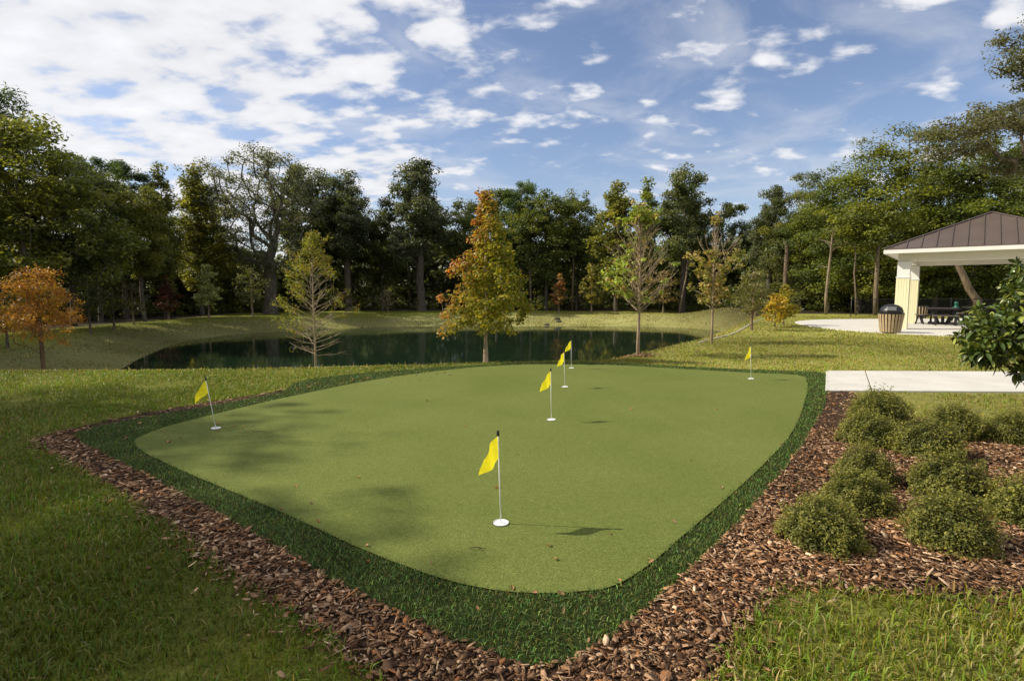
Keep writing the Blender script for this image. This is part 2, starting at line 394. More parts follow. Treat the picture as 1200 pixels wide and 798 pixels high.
GREEN = smooth_poly(pix([(640, 428), (590, 429.5), (530, 434), (440, 446), (350, 464), (280, 480), (205, 499), (168, 512), (158, 520), (172, 534), (230, 561), (330, 603), (420, 645), (500, 676), (560, 692), (620, 699), (680, 697), (722, 689), (762, 664), (800, 631), (850, 588), (900, 541), (930, 505), (943, 472), (946, 450), (936, 441), (880, 438), (800, 433.5), (720, 429)]), 4)
COLLAR = smooth_poly(pix([(640, 426), (580, 427.5), (520, 431), (430, 437.5), (380, 443), (345, 450), (328, 461), (250, 476), (150, 494), (100, 505), (86, 512), (100, 523), (200, 574), (300, 630), (400, 690), (500, 738), (560, 764), (620, 783), (655, 783), (694, 766), (732, 738), (784, 694), (840, 642), (890, 587), (938, 527), (967, 474), (971, 442), (952, 436.5), (880, 434), (800, 430), (720, 426.5)]), 4)
MULCH = smooth_poly(pix([(333, 457), (300, 464), (250, 471), (150, 489), (60, 510), (45, 517), (66, 534), (130, 570), (198, 615), (250, 655), (330, 708), (400, 758), (445, 800), (560, 900), (760, 900), (835, 800), (850, 760), (880, 722), (915, 690), (980, 688), (1050, 694), (1120, 696), (1210, 700), (1330, 715), (1330, 540), (1200, 512), (1130, 500), (1060, 488), (1010, 478), (1000, 461), (966, 460), (940, 500), (900, 545), (860, 590), (760, 680), (640, 765), (400, 676), (210, 566), (110, 514), (150, 496), (250, 478), (325, 463)]), 4)
WALK = pix([(968, 436), (1500, 438.5), (1500, 469), (1192, 463.5), (967, 459.5)])
PAD = smooth_poly([(13.3, 23.4), (13.7, 26), (15, 28.6), (18, 30.4), (24, 31), (32, 31), (34, 24), (32, 14), (24, 14.2), (19.5, 16.4), (16.4, 18.5), (14.3, 20.4), (13.5, 21.8)], 6)
S_SOIL = m_soil('mulch_soil', (0.02, 0.012, 0.008), (0.06, 0.036, 0.022), (0.15, 0.09, 0.055), 28)
S_COL = m_soil('collar_backing', (0.018, 0.028, 0.006), (0.034, 0.050, 0.011), (0.06, 0.085, 0.02), 60)
M_CONC = m_concrete()
tag(sheet('mulch_bed', MULCH, 0.010, S_SOIL, 0.3), 'brown bark mulch border and shrub bed')
tag(sheet('turf_collar', COLLAR, 0.014, S_COL, 0.3), 'dark green synthetic turf collar around the putting green')
tag(sheet('putting_green', GREEN, 0.022, m_green(), 0.3), 'olive synthetic putting surface')
GZ = 0.022
# the footpath is cast in slabs with open joints
def slab(name, polys, z0, z1, m):
    b = MB()
    for p in polys:
        p = np.asarray(p)[:, :2]; n = len(p)
        area = 0.5 * np.sum(p[:, 0] * np.roll(p[:, 1], -1) - np.roll(p[:, 0], -1) * p[:, 1])
        if area < 0: p = p[::-1]
        v = np.concatenate([np.c_[p, np.full(n, z0)], np.c_[p, np.full(n, z1)]])
        b.add(v, quads=[(i, (i + 1) % n, n + (i + 1) % n, n + i) for i in range(n)], polys=[[n + i for i in range(n)]])
    o = b.build(name, m, bevel=0.008); o['kind'] = 'structure'; return o
ja, jb = P(1014, 436.1)[:2], P(1022, 459.6)[:2]
jd = np.array([1.0, (WALK[1] - WALK[0])[1] / (WALK[1] - WALK[0])[0]]); g = jd * 0.009
m1, m2 = ja + jd * 5.2, jb + jd * 5.2
sl = [[WALK[0], ja - g, jb - g, WALK[4]], [ja + g, m1 - g, m2 - g, jb + g], [m1 + g, WALK[1], WALK[2], m2 + g]]
tag(slab('footpath', sl, -0.08, 0.03, M_CONC), 'pale concrete footpath slabs')
tag(slab('patio', [PAD], -0.1, 0.035, M_CONC), 'pale concrete patio under the shelter')
PZ = 0.035
# water
cw = WATER.mean(0); wp = cw + (WATER - cw) * 1.05
wat = sheet('water', wp, 0.0, m_water(), 3.0, hfun=lambda x, y: np.full(np.shape(x), ZW)); tag(wat, 'dark green still pond')
# thin concrete edging along the crest of the right-hand bank
kb = MB()
kl = smooth_poly([(5.8, 16.9), (8.0, 19.9), (10.2, 23.9), (12.4, 28), (14.7, 32)], 6, closed=False)
kp = np.c_[kl, H(kl[:, 0], kl[:, 1]) + 0.005]
for a, b_ in zip(kp[:-1], kp[1:]): kb.beam(a, b_, 0.09, 0.04)
k_ = kb.build('edging_kerb', m_plain('worn_concrete', (.34, .31, .24), .9, .1)); tag(k_, 'thin pale concrete edging along the pond bank', kind='structure')

# ------------------------------------------------------------------ blades and chips
def blades(name, xy, hgt, wid, lean, cols, m, z0=None, label=None, kind='stuff', root=0.55):
    n = len(xy); az = rng.uniform(0, 2 * math.pi, n); la = rng.uniform(0, 2 * math.pi, n)
    side = np.stack([np.cos(az), np.sin(az), np.zeros(n)], 1)
    ld = np.stack([np.cos(la), np.sin(la), np.zeros(n)], 1)
    base = np.c_[xy, (H(xy[:, 0], xy[:, 1]) if z0 is None else np.full(n, z0))]
    up = np.array([0, 0, 1.0])
    ln = lean * np.abs(rng.normal(0.6, 0.45, n))
    hw = (wid / 2)[:, None]
    mid = base + up * (hgt * 0.6)[:, None] + ld * (hgt * ln * 0.35)[:, None]
    tip = base + up * (hgt * np.clip(1.05 - 0.5 * ln, 0.25, 1.1))[:, None] + ld * (hgt * ln)[:, None]
    V = np.stack([base - side * hw, base + side * hw, mid + side * hw * 0.8, mid - side * hw * 0.8, tip], 1).reshape(-1, 3)
    b = np.arange(n)[:, None] * 5
    q = b + np.array([0, 1, 2, 3]); tr = b + np.array([3, 2, 4])
    C = np.repeat(cols, 5, 0)
    C = C.reshape(n, 5, 3) * np.array([root, root, 0.95, 0.95, 1.15])[None, :, None]
    o = link(name, mesh_np(name, V, [q, tr], C.reshape(-1, 3)), m)
    return tag(o, label, kind=kind)
def scatter(n, x0, x1, y0, y1): return np.c_[rng.uniform(x0, x1, n), rng.uniform(y0, y1, n)]
def in_view(xy, margin=0.15):
    return np.abs(xy[:, 0]) < (0.9375 + margin) * xy[:, 1] + 0.3
def lawn_mask(xy):
    x, y = xy[:, 0], xy[:, 1]
    return ~(in_poly(x, y, COLLAR) | in_poly(x, y, MULCH) | (in_poly(x, y, WALK) & (dist_poly(x, y, WALK) > .022 * (1 + wob(x, y, 5., 4)))) | (in_poly(x, y, PAD) & (dist_poly(x, y, PAD) > .04)) | in_poly(x, y, WATER))
def gcol(xy):
    n = len(xy); x, y = xy[:, 0], xy[:, 1]
    base = np.stack([rng.uniform(0.165, 0.285, n), rng.uniform(0.235, 0.365, n), rng.uniform(0.02, 0.045, n)], 1)
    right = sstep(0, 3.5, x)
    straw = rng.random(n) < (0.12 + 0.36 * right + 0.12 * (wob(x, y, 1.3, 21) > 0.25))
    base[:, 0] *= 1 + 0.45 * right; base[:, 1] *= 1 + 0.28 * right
    bank = in_poly(x, y, BASIN); straw |= bank & (rng.random(n) < 0.5)
    base[straw] = np.stack([rng.uniform(0.38, 0.58, straw.sum()), rng.uniform(0.33, 0.49, straw.sum()), rng.uniform(0.10, 0.18, straw.sum())], 1)
    return base * (0.8 + 0.25 * wob(x, y, 0.9, 5))[:, None]
parts = []
for (n, x0, x1, y0, y1, h0, h1, w) in [
        (80000, -6.2, 1.2, 1.7, 5.2, 0.03, 0.09, 0.0070), (34000, 0.4, 6.4, 1.7, 4.2, 0.03, 0.115, 0.0080),
        (70000, 0.4, 6.4, 1.7, 4.2, 0.012, 0.045, 0.0065), (60000, -6.2, 1.2, 1.7, 5.2, 0.012, 0.04, 0.006),
        (90000, -11.5, 0.5, 5.2, 9.0, 0.03, 0.07, 0.010), (60000, -16.5, 3.5, 9.0, 13.0, 0.03, 0.07, 0.014),
        (26000, 3.0, 12, 5.0, 10.5, 0.03, 0.07, 0.011),
        (70000, 2.0, 19, 10.0, 18.5, 0.03, 0.065, 0.017), (40000, 5, 28, 18, 38, 0.04, 0.08, 0.03)]:
    xy = scatter(n, x0, x1, y0, y1)
    xy = xy[in_view(xy, .3) & lawn_mask(xy)]
    keep = rng.random(len(xy)) < np.clip(0.68 + 0.5 * wob(xy[:, 0], xy[:, 1], 3.4, 31), 0.12, 1)
    xy = xy[keep]; m_ = len(xy)
    parts.append((xy, rng.uniform(h0, h1, m_), w * rng.uniform(0.6, 1.25, m_)))
q = scatter(150000, -30, 23, 11, 66); q = q[in_view(q) & in_poly(q[:, 0], q[:, 1], BASIN) & ~in_poly(q[:, 0], q[:, 1], WATER)]; q = q[rng.random(len(q)) < np.clip(0.5 + 0.6 * wob(q[:, 0], q[:, 1], 1.2, 8), 0.1, 1)]
parts.append((q, rng.uniform(0.05, 0.13, len(q)), rng.uniform(0.02, 0.05, len(q)) * (0.4 + q[:, 1] / 50)))
XY = np.concatenate([p[0] for p in parts]); HG = np.concatenate([p[1] for p in parts]); WD = np.concatenate([p[2] for p in parts])
blades('grass', XY, HG, WD, 1.0, gcol(XY), M_GRASS, label='short green and straw coloured lawn grass')

xy = []
for (n, y0, y1) in [(80000, 2.0, 4.2), (60000, 4.2, 7), (60000, 7, 12.5)]:
    q = scatter(int(n * 2.1), -6.2, 7.5, y0, y1); x, y = q[:, 0], q[:, 1]
    xy.append(q[in_poly(x, y, COLLAR) & ~(in_poly(x, y, GREEN) & (dist_poly(x, y, GREEN) > np.abs(rng.normal(0, .012, len(q))))) & in_view(q)])
fw = np.concatenate([np.full(len(q), w) for q, w in zip(xy, (0.0046, 0.006, 0.010))]); q = np.concatenate(xy); n = len(q)
fc = np.stack([rng.uniform(0.07, 0.17, n), rng.uniform(0.115, 0.225, n), rng.uniform(0.024, 0.06, n)], 1)
pale = rng.random(n) < 0.05; fc[pale] = fc[pale] * 2.0
blades('turf_fibres', q, rng.uniform(0.018, 0.036, n), fw * rng.uniform(0.7, 1.3, n), 1.25, fc, M_FIBRE, z0=None, label='dark green synthetic turf pile of the collar', root=0.8).location.z = 0.012

def chips(name, xy, sc, label, zmax=0.016):
    n = len(xy)
    l = rng.gamma(2.4, 0.0115, n) * sc * 1.0 + 0.008; l = np.minimum(l, rng.uniform(.05, .085, n)); w = l * rng.uniform(0.22, 0.55, n); sl_ = rng.random(n) < 0.35; w[sl_] = l[sl_] * rng.uniform(0.08, 0.2, sl_.sum()); th = rng.uniform(0.0012, 0.0038, n)
    long = rng.random(n) < 0.10; l[long] *= 1.7; w[long] *= 0.4
    az = rng.uniform(0, 2 * math.pi, n); tl = rng.normal(0, 0.15, n); rl = rng.normal(0, 0.2, n); up_ = rng.random(n) < .12; tl[up_] *= 2.6
    u = np.stack([np.cos(az) * np.cos(tl), np.sin(az) * np.cos(tl), np.sin(tl)], 1)
    s0 = np.stack([-np.sin(az), np.cos(az), np.zeros(n)], 1); n0 = np.cross(u, s0)
    v = s0 * np.cos(rl)[:, None] + n0 * np.sin(rl)[:, None]; nn = np.cross(u, v)
    c = np.c_[xy, H(xy[:, 0], xy[:, 1]) + 0.012 + rng.uniform(0, zmax, n) + np.abs(np.sin(tl)) * l * 0.3]
    jit = lambda: rng.uniform(0.55, 1.1, (n, 1))
    V = []
    for dz in (-0.5, 0.5):
        for (a, b_) in ((-0.5, -0.5), (0.1, -0.62), (0.5, -0.3), (0.5, 0.35), (-0.05, 0.6), (-0.5, 0.4)):
            V.append(c + u * (l[:, None] * a * jit()) + v * (w[:, None] * b_ * jit()) + nn * (th[:, None] * dz))
    V = np.stack(V, 1).reshape(-1, 3); b = np.arange(n)[:, None] * 12
    hexes = [b + np.array([6, 7, 8, 9, 10, 11]), b + np.array([5, 4, 3, 2, 1, 0])]
    quads = [b + np.array([i, (i + 1) % 6, 6 + (i + 1) % 6, 6 + i]) for i in range(6)]
    pal = np.array([[0.085, 0.042, 0.021], [0.205, 0.108, 0.055], [0.35, 0.20, 0.107], [0.52, 0.33, 0.195], [0.70, 0.50, 0.33], [0.40, 0.18, 0.07]])
    k = rng.choice(6, n, p=[0.2, 0.25, 0.23, 0.18, 0.08, 0.06])
    C = pal[k] * np.array([1.04, 1.0, 0.95]) * rng.uniform(0.7, 1.3, (n, 1)) * (0.85 + 0.3 * wob(xy[:, 0], xy[:, 1], 3.0, 77))[:, None]
    o = link(name, mesh_np(name, V, hexes + quads, np.repeat(C, 12, 0)), M_CHIP)
    return tag(o, label, kind='stuff')
xy = []; 
for (n, x0, x1, y0, y1) in [(85000, -3.8, 4.4, 1.5, 4.0), (52000, -5.8, 6.6, 4.0, 6.2), (26000, -6.6, 7.5, 6.2, 10.5)]:
    q = scatter(n, x0, x1, y0, y1); x, y = q[:, 0], q[:, 1]
    edge = rng.normal(0, 0.05, n) * np.where(rng.random(n) < .12, 3.0, 1.0)
    inm = in_poly(x, y, MULCH) | ((dist_poly(x, y, MULCH) < np.abs(edge)) )
    xy.append(q[inm & ~(in_poly(x, y, COLLAR) & (dist_poly(x, y, COLLAR) > 0.012)) & in_view(q, .6)])
q = np.concatenate(xy)
chips('bark_mulch', q, np.clip(0.75 + 0.05 * q[:, 1], 0.8, 1.1), 'brown shredded bark mulch chips')
# ------------------------------------------------------------------ flags and cups
M_YEL = None
def m_cloth(name, c):
    m, t, out = mat(name); tc = t.add('ShaderNodeTexCoord'); n = t.noise(tc.outputs['Object'], 40, 3, 0.5)
    cc = t.mix(1.0, (*c, 1), t.ramp(n, [(0.3, 0.93), (0.7, 1.05)]), 'MULTIPLY')
    p = t.add('ShaderNodeBsdfPrincipled', i_Roughness=0.6); t.link(cc, p.inputs['Base Color']); p.inputs['Specular IOR Level'].default_value = 0.2
    tr = t.add('ShaderNodeBsdfTranslucent'); t.link(cc, tr.inputs[0]); mx = t.add('ShaderNodeMixShader'); mx.inputs[0].default_value = 0.5
    t.link(p.outputs[0], mx.inputs[1]); t.link(tr.outputs[0], mx.inputs[2]); t.link(mx.outputs[0], out.inputs[0]); return m
M_YEL = m_cloth('yellow_nylon', (0.98, 0.86, 0.03))
M_POLE = m_plain('white_fibreglass', (0.8, 0.8, 0.75), 0.35, 0.5, 0.05)
M_BLK = m_plain('black_plastic', (0.015, 0.015, 0.016), 0.4, 0.5, 0.2)
M_CUPW = m_plain('white_cup_plastic', (0.80, 0.80, 0.78), 0.4, 0.5, 0.05)
M_CUPSHADE = m_plain('cup_shadow', (0.02, 0.022, 0.012), 0.9, 0.1, 0.2)
FH = 0.645
def flag_mesh(var):
    r = np.random.default_rng(var); n = 14; V = []
    for i in range(n):
        s = i / (n - 1)
        for j in range(n):
            t = j / (n - 1)
            pole = np.array([-0.004, 0, 0.615 - 0.155 * t])
            fly = np.array([-0.150 - 0.020 * t, 0.0, 0.490 - 0.105 * t - 0.01 * (var % 3)])
            p = pole * (1 - s) + fly * s
            p[2] += 0.012 * math.sin(math.pi * s) * (1 - t) - 0.012 * math.sin(math.pi * s) * t * (1 if var != 2 else -1)
            p[1] += (0.013 * math.sin(2.0 * math.pi * s + 1.5 * t + var) + 0.010 * math.sin(5 * s + 3 * t)) * min(1, s * 2.2)
            V.append(p)
    f = [(i * n + j, (i + 1) * n + j, (i + 1) * n + j + 1, i * n + j + 1) for i in range(n - 1) for j in range(n - 1)]
    me = bpy.data.meshes.new('flag'); me.from_pydata([tuple(p) for p in V], [], f); me.update(); me.shade_smooth(); me.materials.append(M_YEL); return me
flag_meshes = [flag_mesh(k) for k in range(3)]
def make_flag():
    root = empty('golf_flag')
    b = MB(); b.tube([(0, 0, -0.02), (0, 0, 0.3), (0, 0, 0.632)], [0.0047, 0.0044, 0.004], 10); b.build('pole', M_POLE, root, smooth=True)
    link('flag', flag_meshes[0], None, root)
    b = MB(); b.lathe([(0.004, 0.616), (0.010, 0.618), (0.011, 0.634), (0.007, 0.640), (0.0095, 0.646), (0.008, 0.653), (0.002, 0.656)], 12); b.build('cap', M_BLK, root, smooth=True)
    return root
def make_cup():
    root = empty('golf_cup')
    b = MB(); b.lathe([(0.0005, 0.003), (0.045, 0.003), (0.050, 0.007), (0.053, 0.008), (0.053, 0.001)], 32); b.build('liner', M_CUPW, root, smooth=False)
    b = MB(); b.lathe([(0.0535, 0.0015), (0.0535, 0.003), (0.056, 0.0025), (0.0575, 0.0005)], 32); b.build('rim', M_CUPSHADE, root)  # ring coloured dark for the shadow inside the cup
    return root
flag0 = make_flag(); cup0 = make_cup()
FL = [((587, 613), (582, 503), 'largest yellow flag in the middle of the green nearest the viewer'),
      ((646, 492), (645, 431), 'yellow flag on white stick second behind the largest one in the centre line'),
      ((662, 453.5), (660, 410), 'yellow flag on white stick third in the centre line with dark pond behind its cloth'),
      ((669.5, 431.5), (669, 397), 'farthest yellow flag at the back edge of the green against the water'),
      ((253, 502), (241, 441), 'leaning yellow flag near the left end of the green with its stick tilted left'),
      ((880, 444), (878, 403), 'yellow flag near the right rear corner of the green against the lawn')]
CL = ['white cup around the foot of the largest flag', 'white cup of the second flag in the centre line', 'white cup of the third flag in the centre line', 'white cup of the farthest flag at the back edge', 'white cup of the leaning flag at the left end', 'white cup of the flag near the right rear corner']
for i, (b_, tp, lab) in enumerate(FL):
    o = flag0 if i == 0 else copy_tree(flag0); c = cup0 if i == 0 else copy_tree(cup0)
    p = P(*b_, GZ); o.location = tuple(p); c.location = tuple(p)
    q = PD(*tp, p[1]); dx = q[0] - p[0]; hgt = q[2] - p[2]
    o.rotation_euler = (0, math.atan2(dx, hgt), 0)
    o.rotation_mode = 'YXZ'; o.rotation_euler = (0, math.atan2(dx, hgt), R([47, 40, 44, 36, 52, 38][i]))
    s = math.hypot(dx, hgt) / 0.656; o.scale = (s, s, s)
    [ch for ch in o.children if ch.name.startswith('flag')][0].data = flag_meshes[[0, 1, 0, 1, 2, 1][i]]
    tag(o, lab, 'golf flag', 'practice flags on the putting green'); tag(c, lab and CL[i], 'golf cup', 'cups in the putting green')

# ------------------------------------------------------------------ fallen leaves and twig
M_DRY = m_leaf('dry_leaf', 0.2, 0.7, 0.15, tint=True)
def dry_mesh(var):
    r = np.random.default_rng(50 + var)
    a = np.array([(-.5, 0), (-.25, .2), (.05, .27), (.3, .17), (.55, 0), (.3, -.2), (.0, -.26), (-.28, -.17)]) * 0.045
    V = [(x, y, 0.010 + 9 * y * y * (1 if var % 2 else 2.2) + 0.008 * math.sin(60 * x + var)) for x, y in a] + [(0, 0, 0.004)]
    f = [(i, (i + 1) % 8, 8) for i in range(8)]
    return mesh_np('fallen_leaf', np.array(V), [np.array(f)], np.tile(np.array([[0.40, 0.22, 0.11]]), (9, 1)))
dm = [dry_mesh(k) for k in range(4)]
for m_ in dm: m_.materials.append(M_DRY)
spots = [(606, 532), (644, 640), (651, 656), (760, 656), (763, 664), (725, 687), (595, 703), (657, 702), (627, 700), (692, 706), (347, 570), (365, 590), (330, 597), (372, 612), (583, 572), (715, 626), (790, 612), (420, 560), (500, 470), (690, 520), (770, 560), (840, 480), (430, 500), (300, 540), (545, 500), (810, 540), (740, 480), (600, 690), (505, 660), (430, 640), (432, 664), (690, 758), (560, 720), (880, 566), (862, 583), (915, 520), (660, 722), (845, 572), (255, 505), (285, 500)]
for k in range(46):
    s_ = rng.random(); spots.append((345 + 190 * s_ + rng.normal(0, 6), 455 - 21 * s_ + rng.normal(0, 1.8) + 1))
for k in range(16): spots.append((rng.uniform(120, 300), rng.uniform(494, 520)))
for k, (a, b_) in enumerate(spots):
    p = P(a, b_, GZ)
    ing = in_poly(np.array([p[0]]), np.array([p[1]]), GREEN)[0]
    o = link('fallen_leaf', dm[k % 4]); o.location = (p[0], p[1], p[2] if ing else 0.05 if p[1] < 6 else 0.046)
    o.rotation_euler = (rng.normal(0, .25), rng.normal(0, .25), rng.uniform(0, 6.28)); s_ = rng.uniform(0.55, 1.0) * (1.0 if p[1] < 6 else 1.15); o.scale = (s_, s_, s_)
    v_ = rng.uniform(0.6, 1.4); o.color = (v_, v_ * rng.uniform(0.85, 1.2), v_ * rng.uniform(0.8, 1.3), 1)
    tag(o, 'small dry tan leaf fallen on the putting green or its dark collar', 'leaf', 'fallen leaves on the putting green')
b = MB(); p = P(560, 644, GZ)
b.tube([(-0.055, 0, 0.012), (0, 0.004, 0.014), (0.05, -0.002, 0.010)], [0.0022, 0.003, 0.0018], 6); b.tube([(0.012, 0.0, 0.012), (0.02, -0.03, 0.012)], [0.0025, 0.0012], 6); b.tube([(0.0, 0.0, 0.012), (-0.012, 0.028, 0.012)], [0.002, 0.001], 6)
tw = b.build('twig', m_plain('twig_bark', (0.05, 0.035, 0.02), 0.9, 0.1)); tw.location = tuple(p); tw['label'] = 'small dark forked twig lying on the green in front of the largest flag'; tw['category'] = 'twig'

# ------------------------------------------------------------------ leaves and trees
def unit(v): return v / (np.linalg.norm(v, axis=-1, keepdims=True) + 1e-9)
def leaf_cards(C, size, r, aspect=0.55, up=0.5, out=None, droop=0.0, fold=0.0):
    n = len(C); nrm = r.normal(0, 1, (n, 3)); nrm[:, 2] = np.abs(nrm[:, 2]) + up
    if out is not None: nrm = nrm + out
    nrm = unit(nrm); u = r.normal(0, 1, (n, 3)); u[:, 2] -= droop
    u = unit(u - nrm * np.sum(u * nrm, 1, keepdims=True)); v = np.cross(nrm, u)
    l = (size * r.uniform(0.65, 1.35, n))[:, None]; w = l * aspect
    V = np.stack([C - u * l * .5, C + v * w * .5 + u * l * .05 + nrm * l * fold, C + u * l * .5, C - v * w * .5 + u * l * .05 + nrm * l * fold], 1).reshape(-1, 3)
    return V, (np.arange(n)[:, None] * 4 + np.array([0, 1, 2, 3]))
class Skel:                                # limbs grown to a set of clump centres
    def __init__(s): s.p = []; s.par = []
    def add(s, p, par): s.p.append(np.asarray(p, float)); s.par.append(par); return len(s.p) - 1
def grow(r, trunk_pts, centres, lift=0.25, seg=4, zpen=1.2, wig=0.04, rtip=0.02, expo=1.75, trunk_r=None, minr=None):
    s = Skel(); last = -1; ti = []
    for q in trunk_pts: last = s.add(q, last); ti.append(last)
    top = trunk_pts[-1]; ax = np.array([np.interp(centres[:, 2], np.array(trunk_pts)[:, 2], np.array(trunk_pts)[:, k]) for k in (0, 1)]).T
    order = np.argsort(np.hypot(*(centres[:, :2] - ax).T) + 0.15 * centres[:, 2])
    tips = []
    lowz = trunk_pts[max(1, len(trunk_pts) // 5)][2]
    for c in centres[order]:
        A = np.array(s.p); d = np.linalg.norm(A - c, axis=1); h = np.hypot(*(A - c)[:, :2].T)
        cost = d + zpen * np.maximum(0, A[:, 2] - (c[2] - 0.35 * h)) + 50 * (A[:, 2] < lowz)
        k = int(np.argmin(cost)); a = s.p[k]; L = np.linalg.norm(c - a)
        mid = (a + c) / 2 + np.array([0, 0, lift * L * 0.5]) * 0.6 + r.normal(0, wig * L, 3); prev = k
        if s.par[k] >= 0:
            dirp = unit(a - s.p[s.par[k]]); mid = mid + dirp * L * 0.12
        for t in np.linspace(0, 1, seg + 1)[1:]:
            q = (1 - t) ** 2 * a + 2 * t * (1 - t) * mid + t * t * c + r.normal(0, wig * L * 0.25, 3) * (t < 1)
            prev = s.add(q, prev)
        tips.append(prev)
    n = len(s.p); acc = np.zeros(n); rad = np.zeros(n)
    for i in range(n - 1, -1, -1):
        rad[i] = max(rtip, acc[i] ** (1 / expo))
        if s.par[i] >= 0: acc[s.par[i]] += rad[i] ** expo
    if trunk_r is not None:
        k = trunk_r / rad[0]; rad = np.maximum(rad * k, rtip * min(1, k) if minr is None else minr)
        f = np.array([1 + 0.35 * max(0, 1 - s.p[i][2] / (trunk_r * 3)) if i in ti else 1 for i in range(n)]); rad = rad * f
    return s, rad
def skel_mesh(name, s, rad, k=6, minr=0.0):
    b = MB(); n = len(s.p); kids = [[] for _ in range(n)]
    for i in range(n):
        if s.par[i] >= 0: kids[s.par[i]].append(i)
    done = np.zeros(n, bool)
    for i in range(n):
        for j, c in enumerate(kids[i]):
            if done[c]: continue
            biggest = max(kids[i], key=lambda q: rad[q])
            if c == biggest and s.par[i] >= 0 and done[i]: continue
            chain = [i, c]; done[c] = True
            while kids[chain[-1]]:
                nx_ = max(kids[chain[-1]], key=lambda q: rad[q]); chain.append(nx_); done[nx_] = True
            rr = np.array([rad[q] for q in chain]); 
            if c != biggest: rr[0] = min(rr[0], rr[1] * 1.25)
            if rr.max() < minr: continue
            b.tube([s.p[q] for q in chain], rr, k if rr[0] > 0.08 else 4, caps=False)
    me = bpy.data.meshes.new(name); me.from_pydata(np.concatenate(b.V).tolist(), [], b.Fq); me.update(); me.shade_smooth(); me.materials.append(M_BARK)
    return me
def envelope(r, n, zb, zt, prof, rad, shell=0.55, lobes=0.25, seed=0, flat=1.0):
    """clump centres filling a crown: prof(t) gives relative radius at height t in 0..1"""
    out = []; g = np.random.default_rng(seed + 99); ph = g.uniform(0, 6.28, 6); am = g.uniform(0.4, 1, 6)
    while len(out) < n:
        t = r.random(); th = r.uniform(0, 6.28)
        lob = 1 + lobes * sum(am[k] * math.sin((k + 1) * th + ph[k] + 4 * t * (k % 3)) for k in range(4)) / 1.6
        R_ = prof(t) * rad * lob
        if r.random() > R_ / (rad * 1.3): continue
        q = (r.random() ** shell)
        out.append((q * R_ * math.cos(th), q * R_ * math.sin(th) * flat, zb + (zt - zb) * t + r.normal(0, 0.02 * (zt - zb))))
    return np.array(out)
def crown_mesh(name, r, centres, per, cr, size, pal, aspect=0.55, up=0.5, squash=0.6, droop=0.0, axis=None, matl=None, colfn=None, jitter=0.25, hole=0.0):
    n = len(centres); k = np.maximum(3, (per * r.uniform(0.5, 1.5, n)).astype(int)); ci = np.repeat(np.arange(n), k); N = len(ci)
    rr = (cr * r.uniform(0.65, 1.35, n))[ci]
    off = unit(r.normal(0, 1, (N, 3))) * (r.random(N) ** 0.5)[:, None] * rr[:, None]; off[:, 2] *= squash
    off[:, 2] -= droop * np.hypot(off[:, 0], off[:, 1])
    C = centres[ci] + off
    V, Fq = leaf_cards(C, size, r, aspect, up, out=unit(off) * 0.6, droop=droop)
    pal = np.array(pal); pk = 2.5 * pal[r.integers(0, len(pal), n)][ci] * (1 + r.normal(0, jitter, (N, 1))).clip(0.45, 1.8)
    # colfn, where given, recolours the leaves
    if colfn is not None: pk = colfn(C, pk, r)
    me = mesh_np(name, V, [Fq], np.repeat(pk, 4, 0)); me.materials.append(matl or M_LEAF); return me
def trunk_line(r, h, bend=0.02, n=9, lean=(0, 0)):
    z = np.linspace(0, h, n); x = np.cumsum(r.normal(0, bend * h / n, n)); y = np.cumsum(r.normal(0, bend * h / n, n)); x -= x[0]; y -= y[0]
    return [np.array([x[i] + lean[0] * z[i], y[i] + lean[1] * z[i], z[i] - (0.25 if i == 0 else 0)]) for i in range(n)]

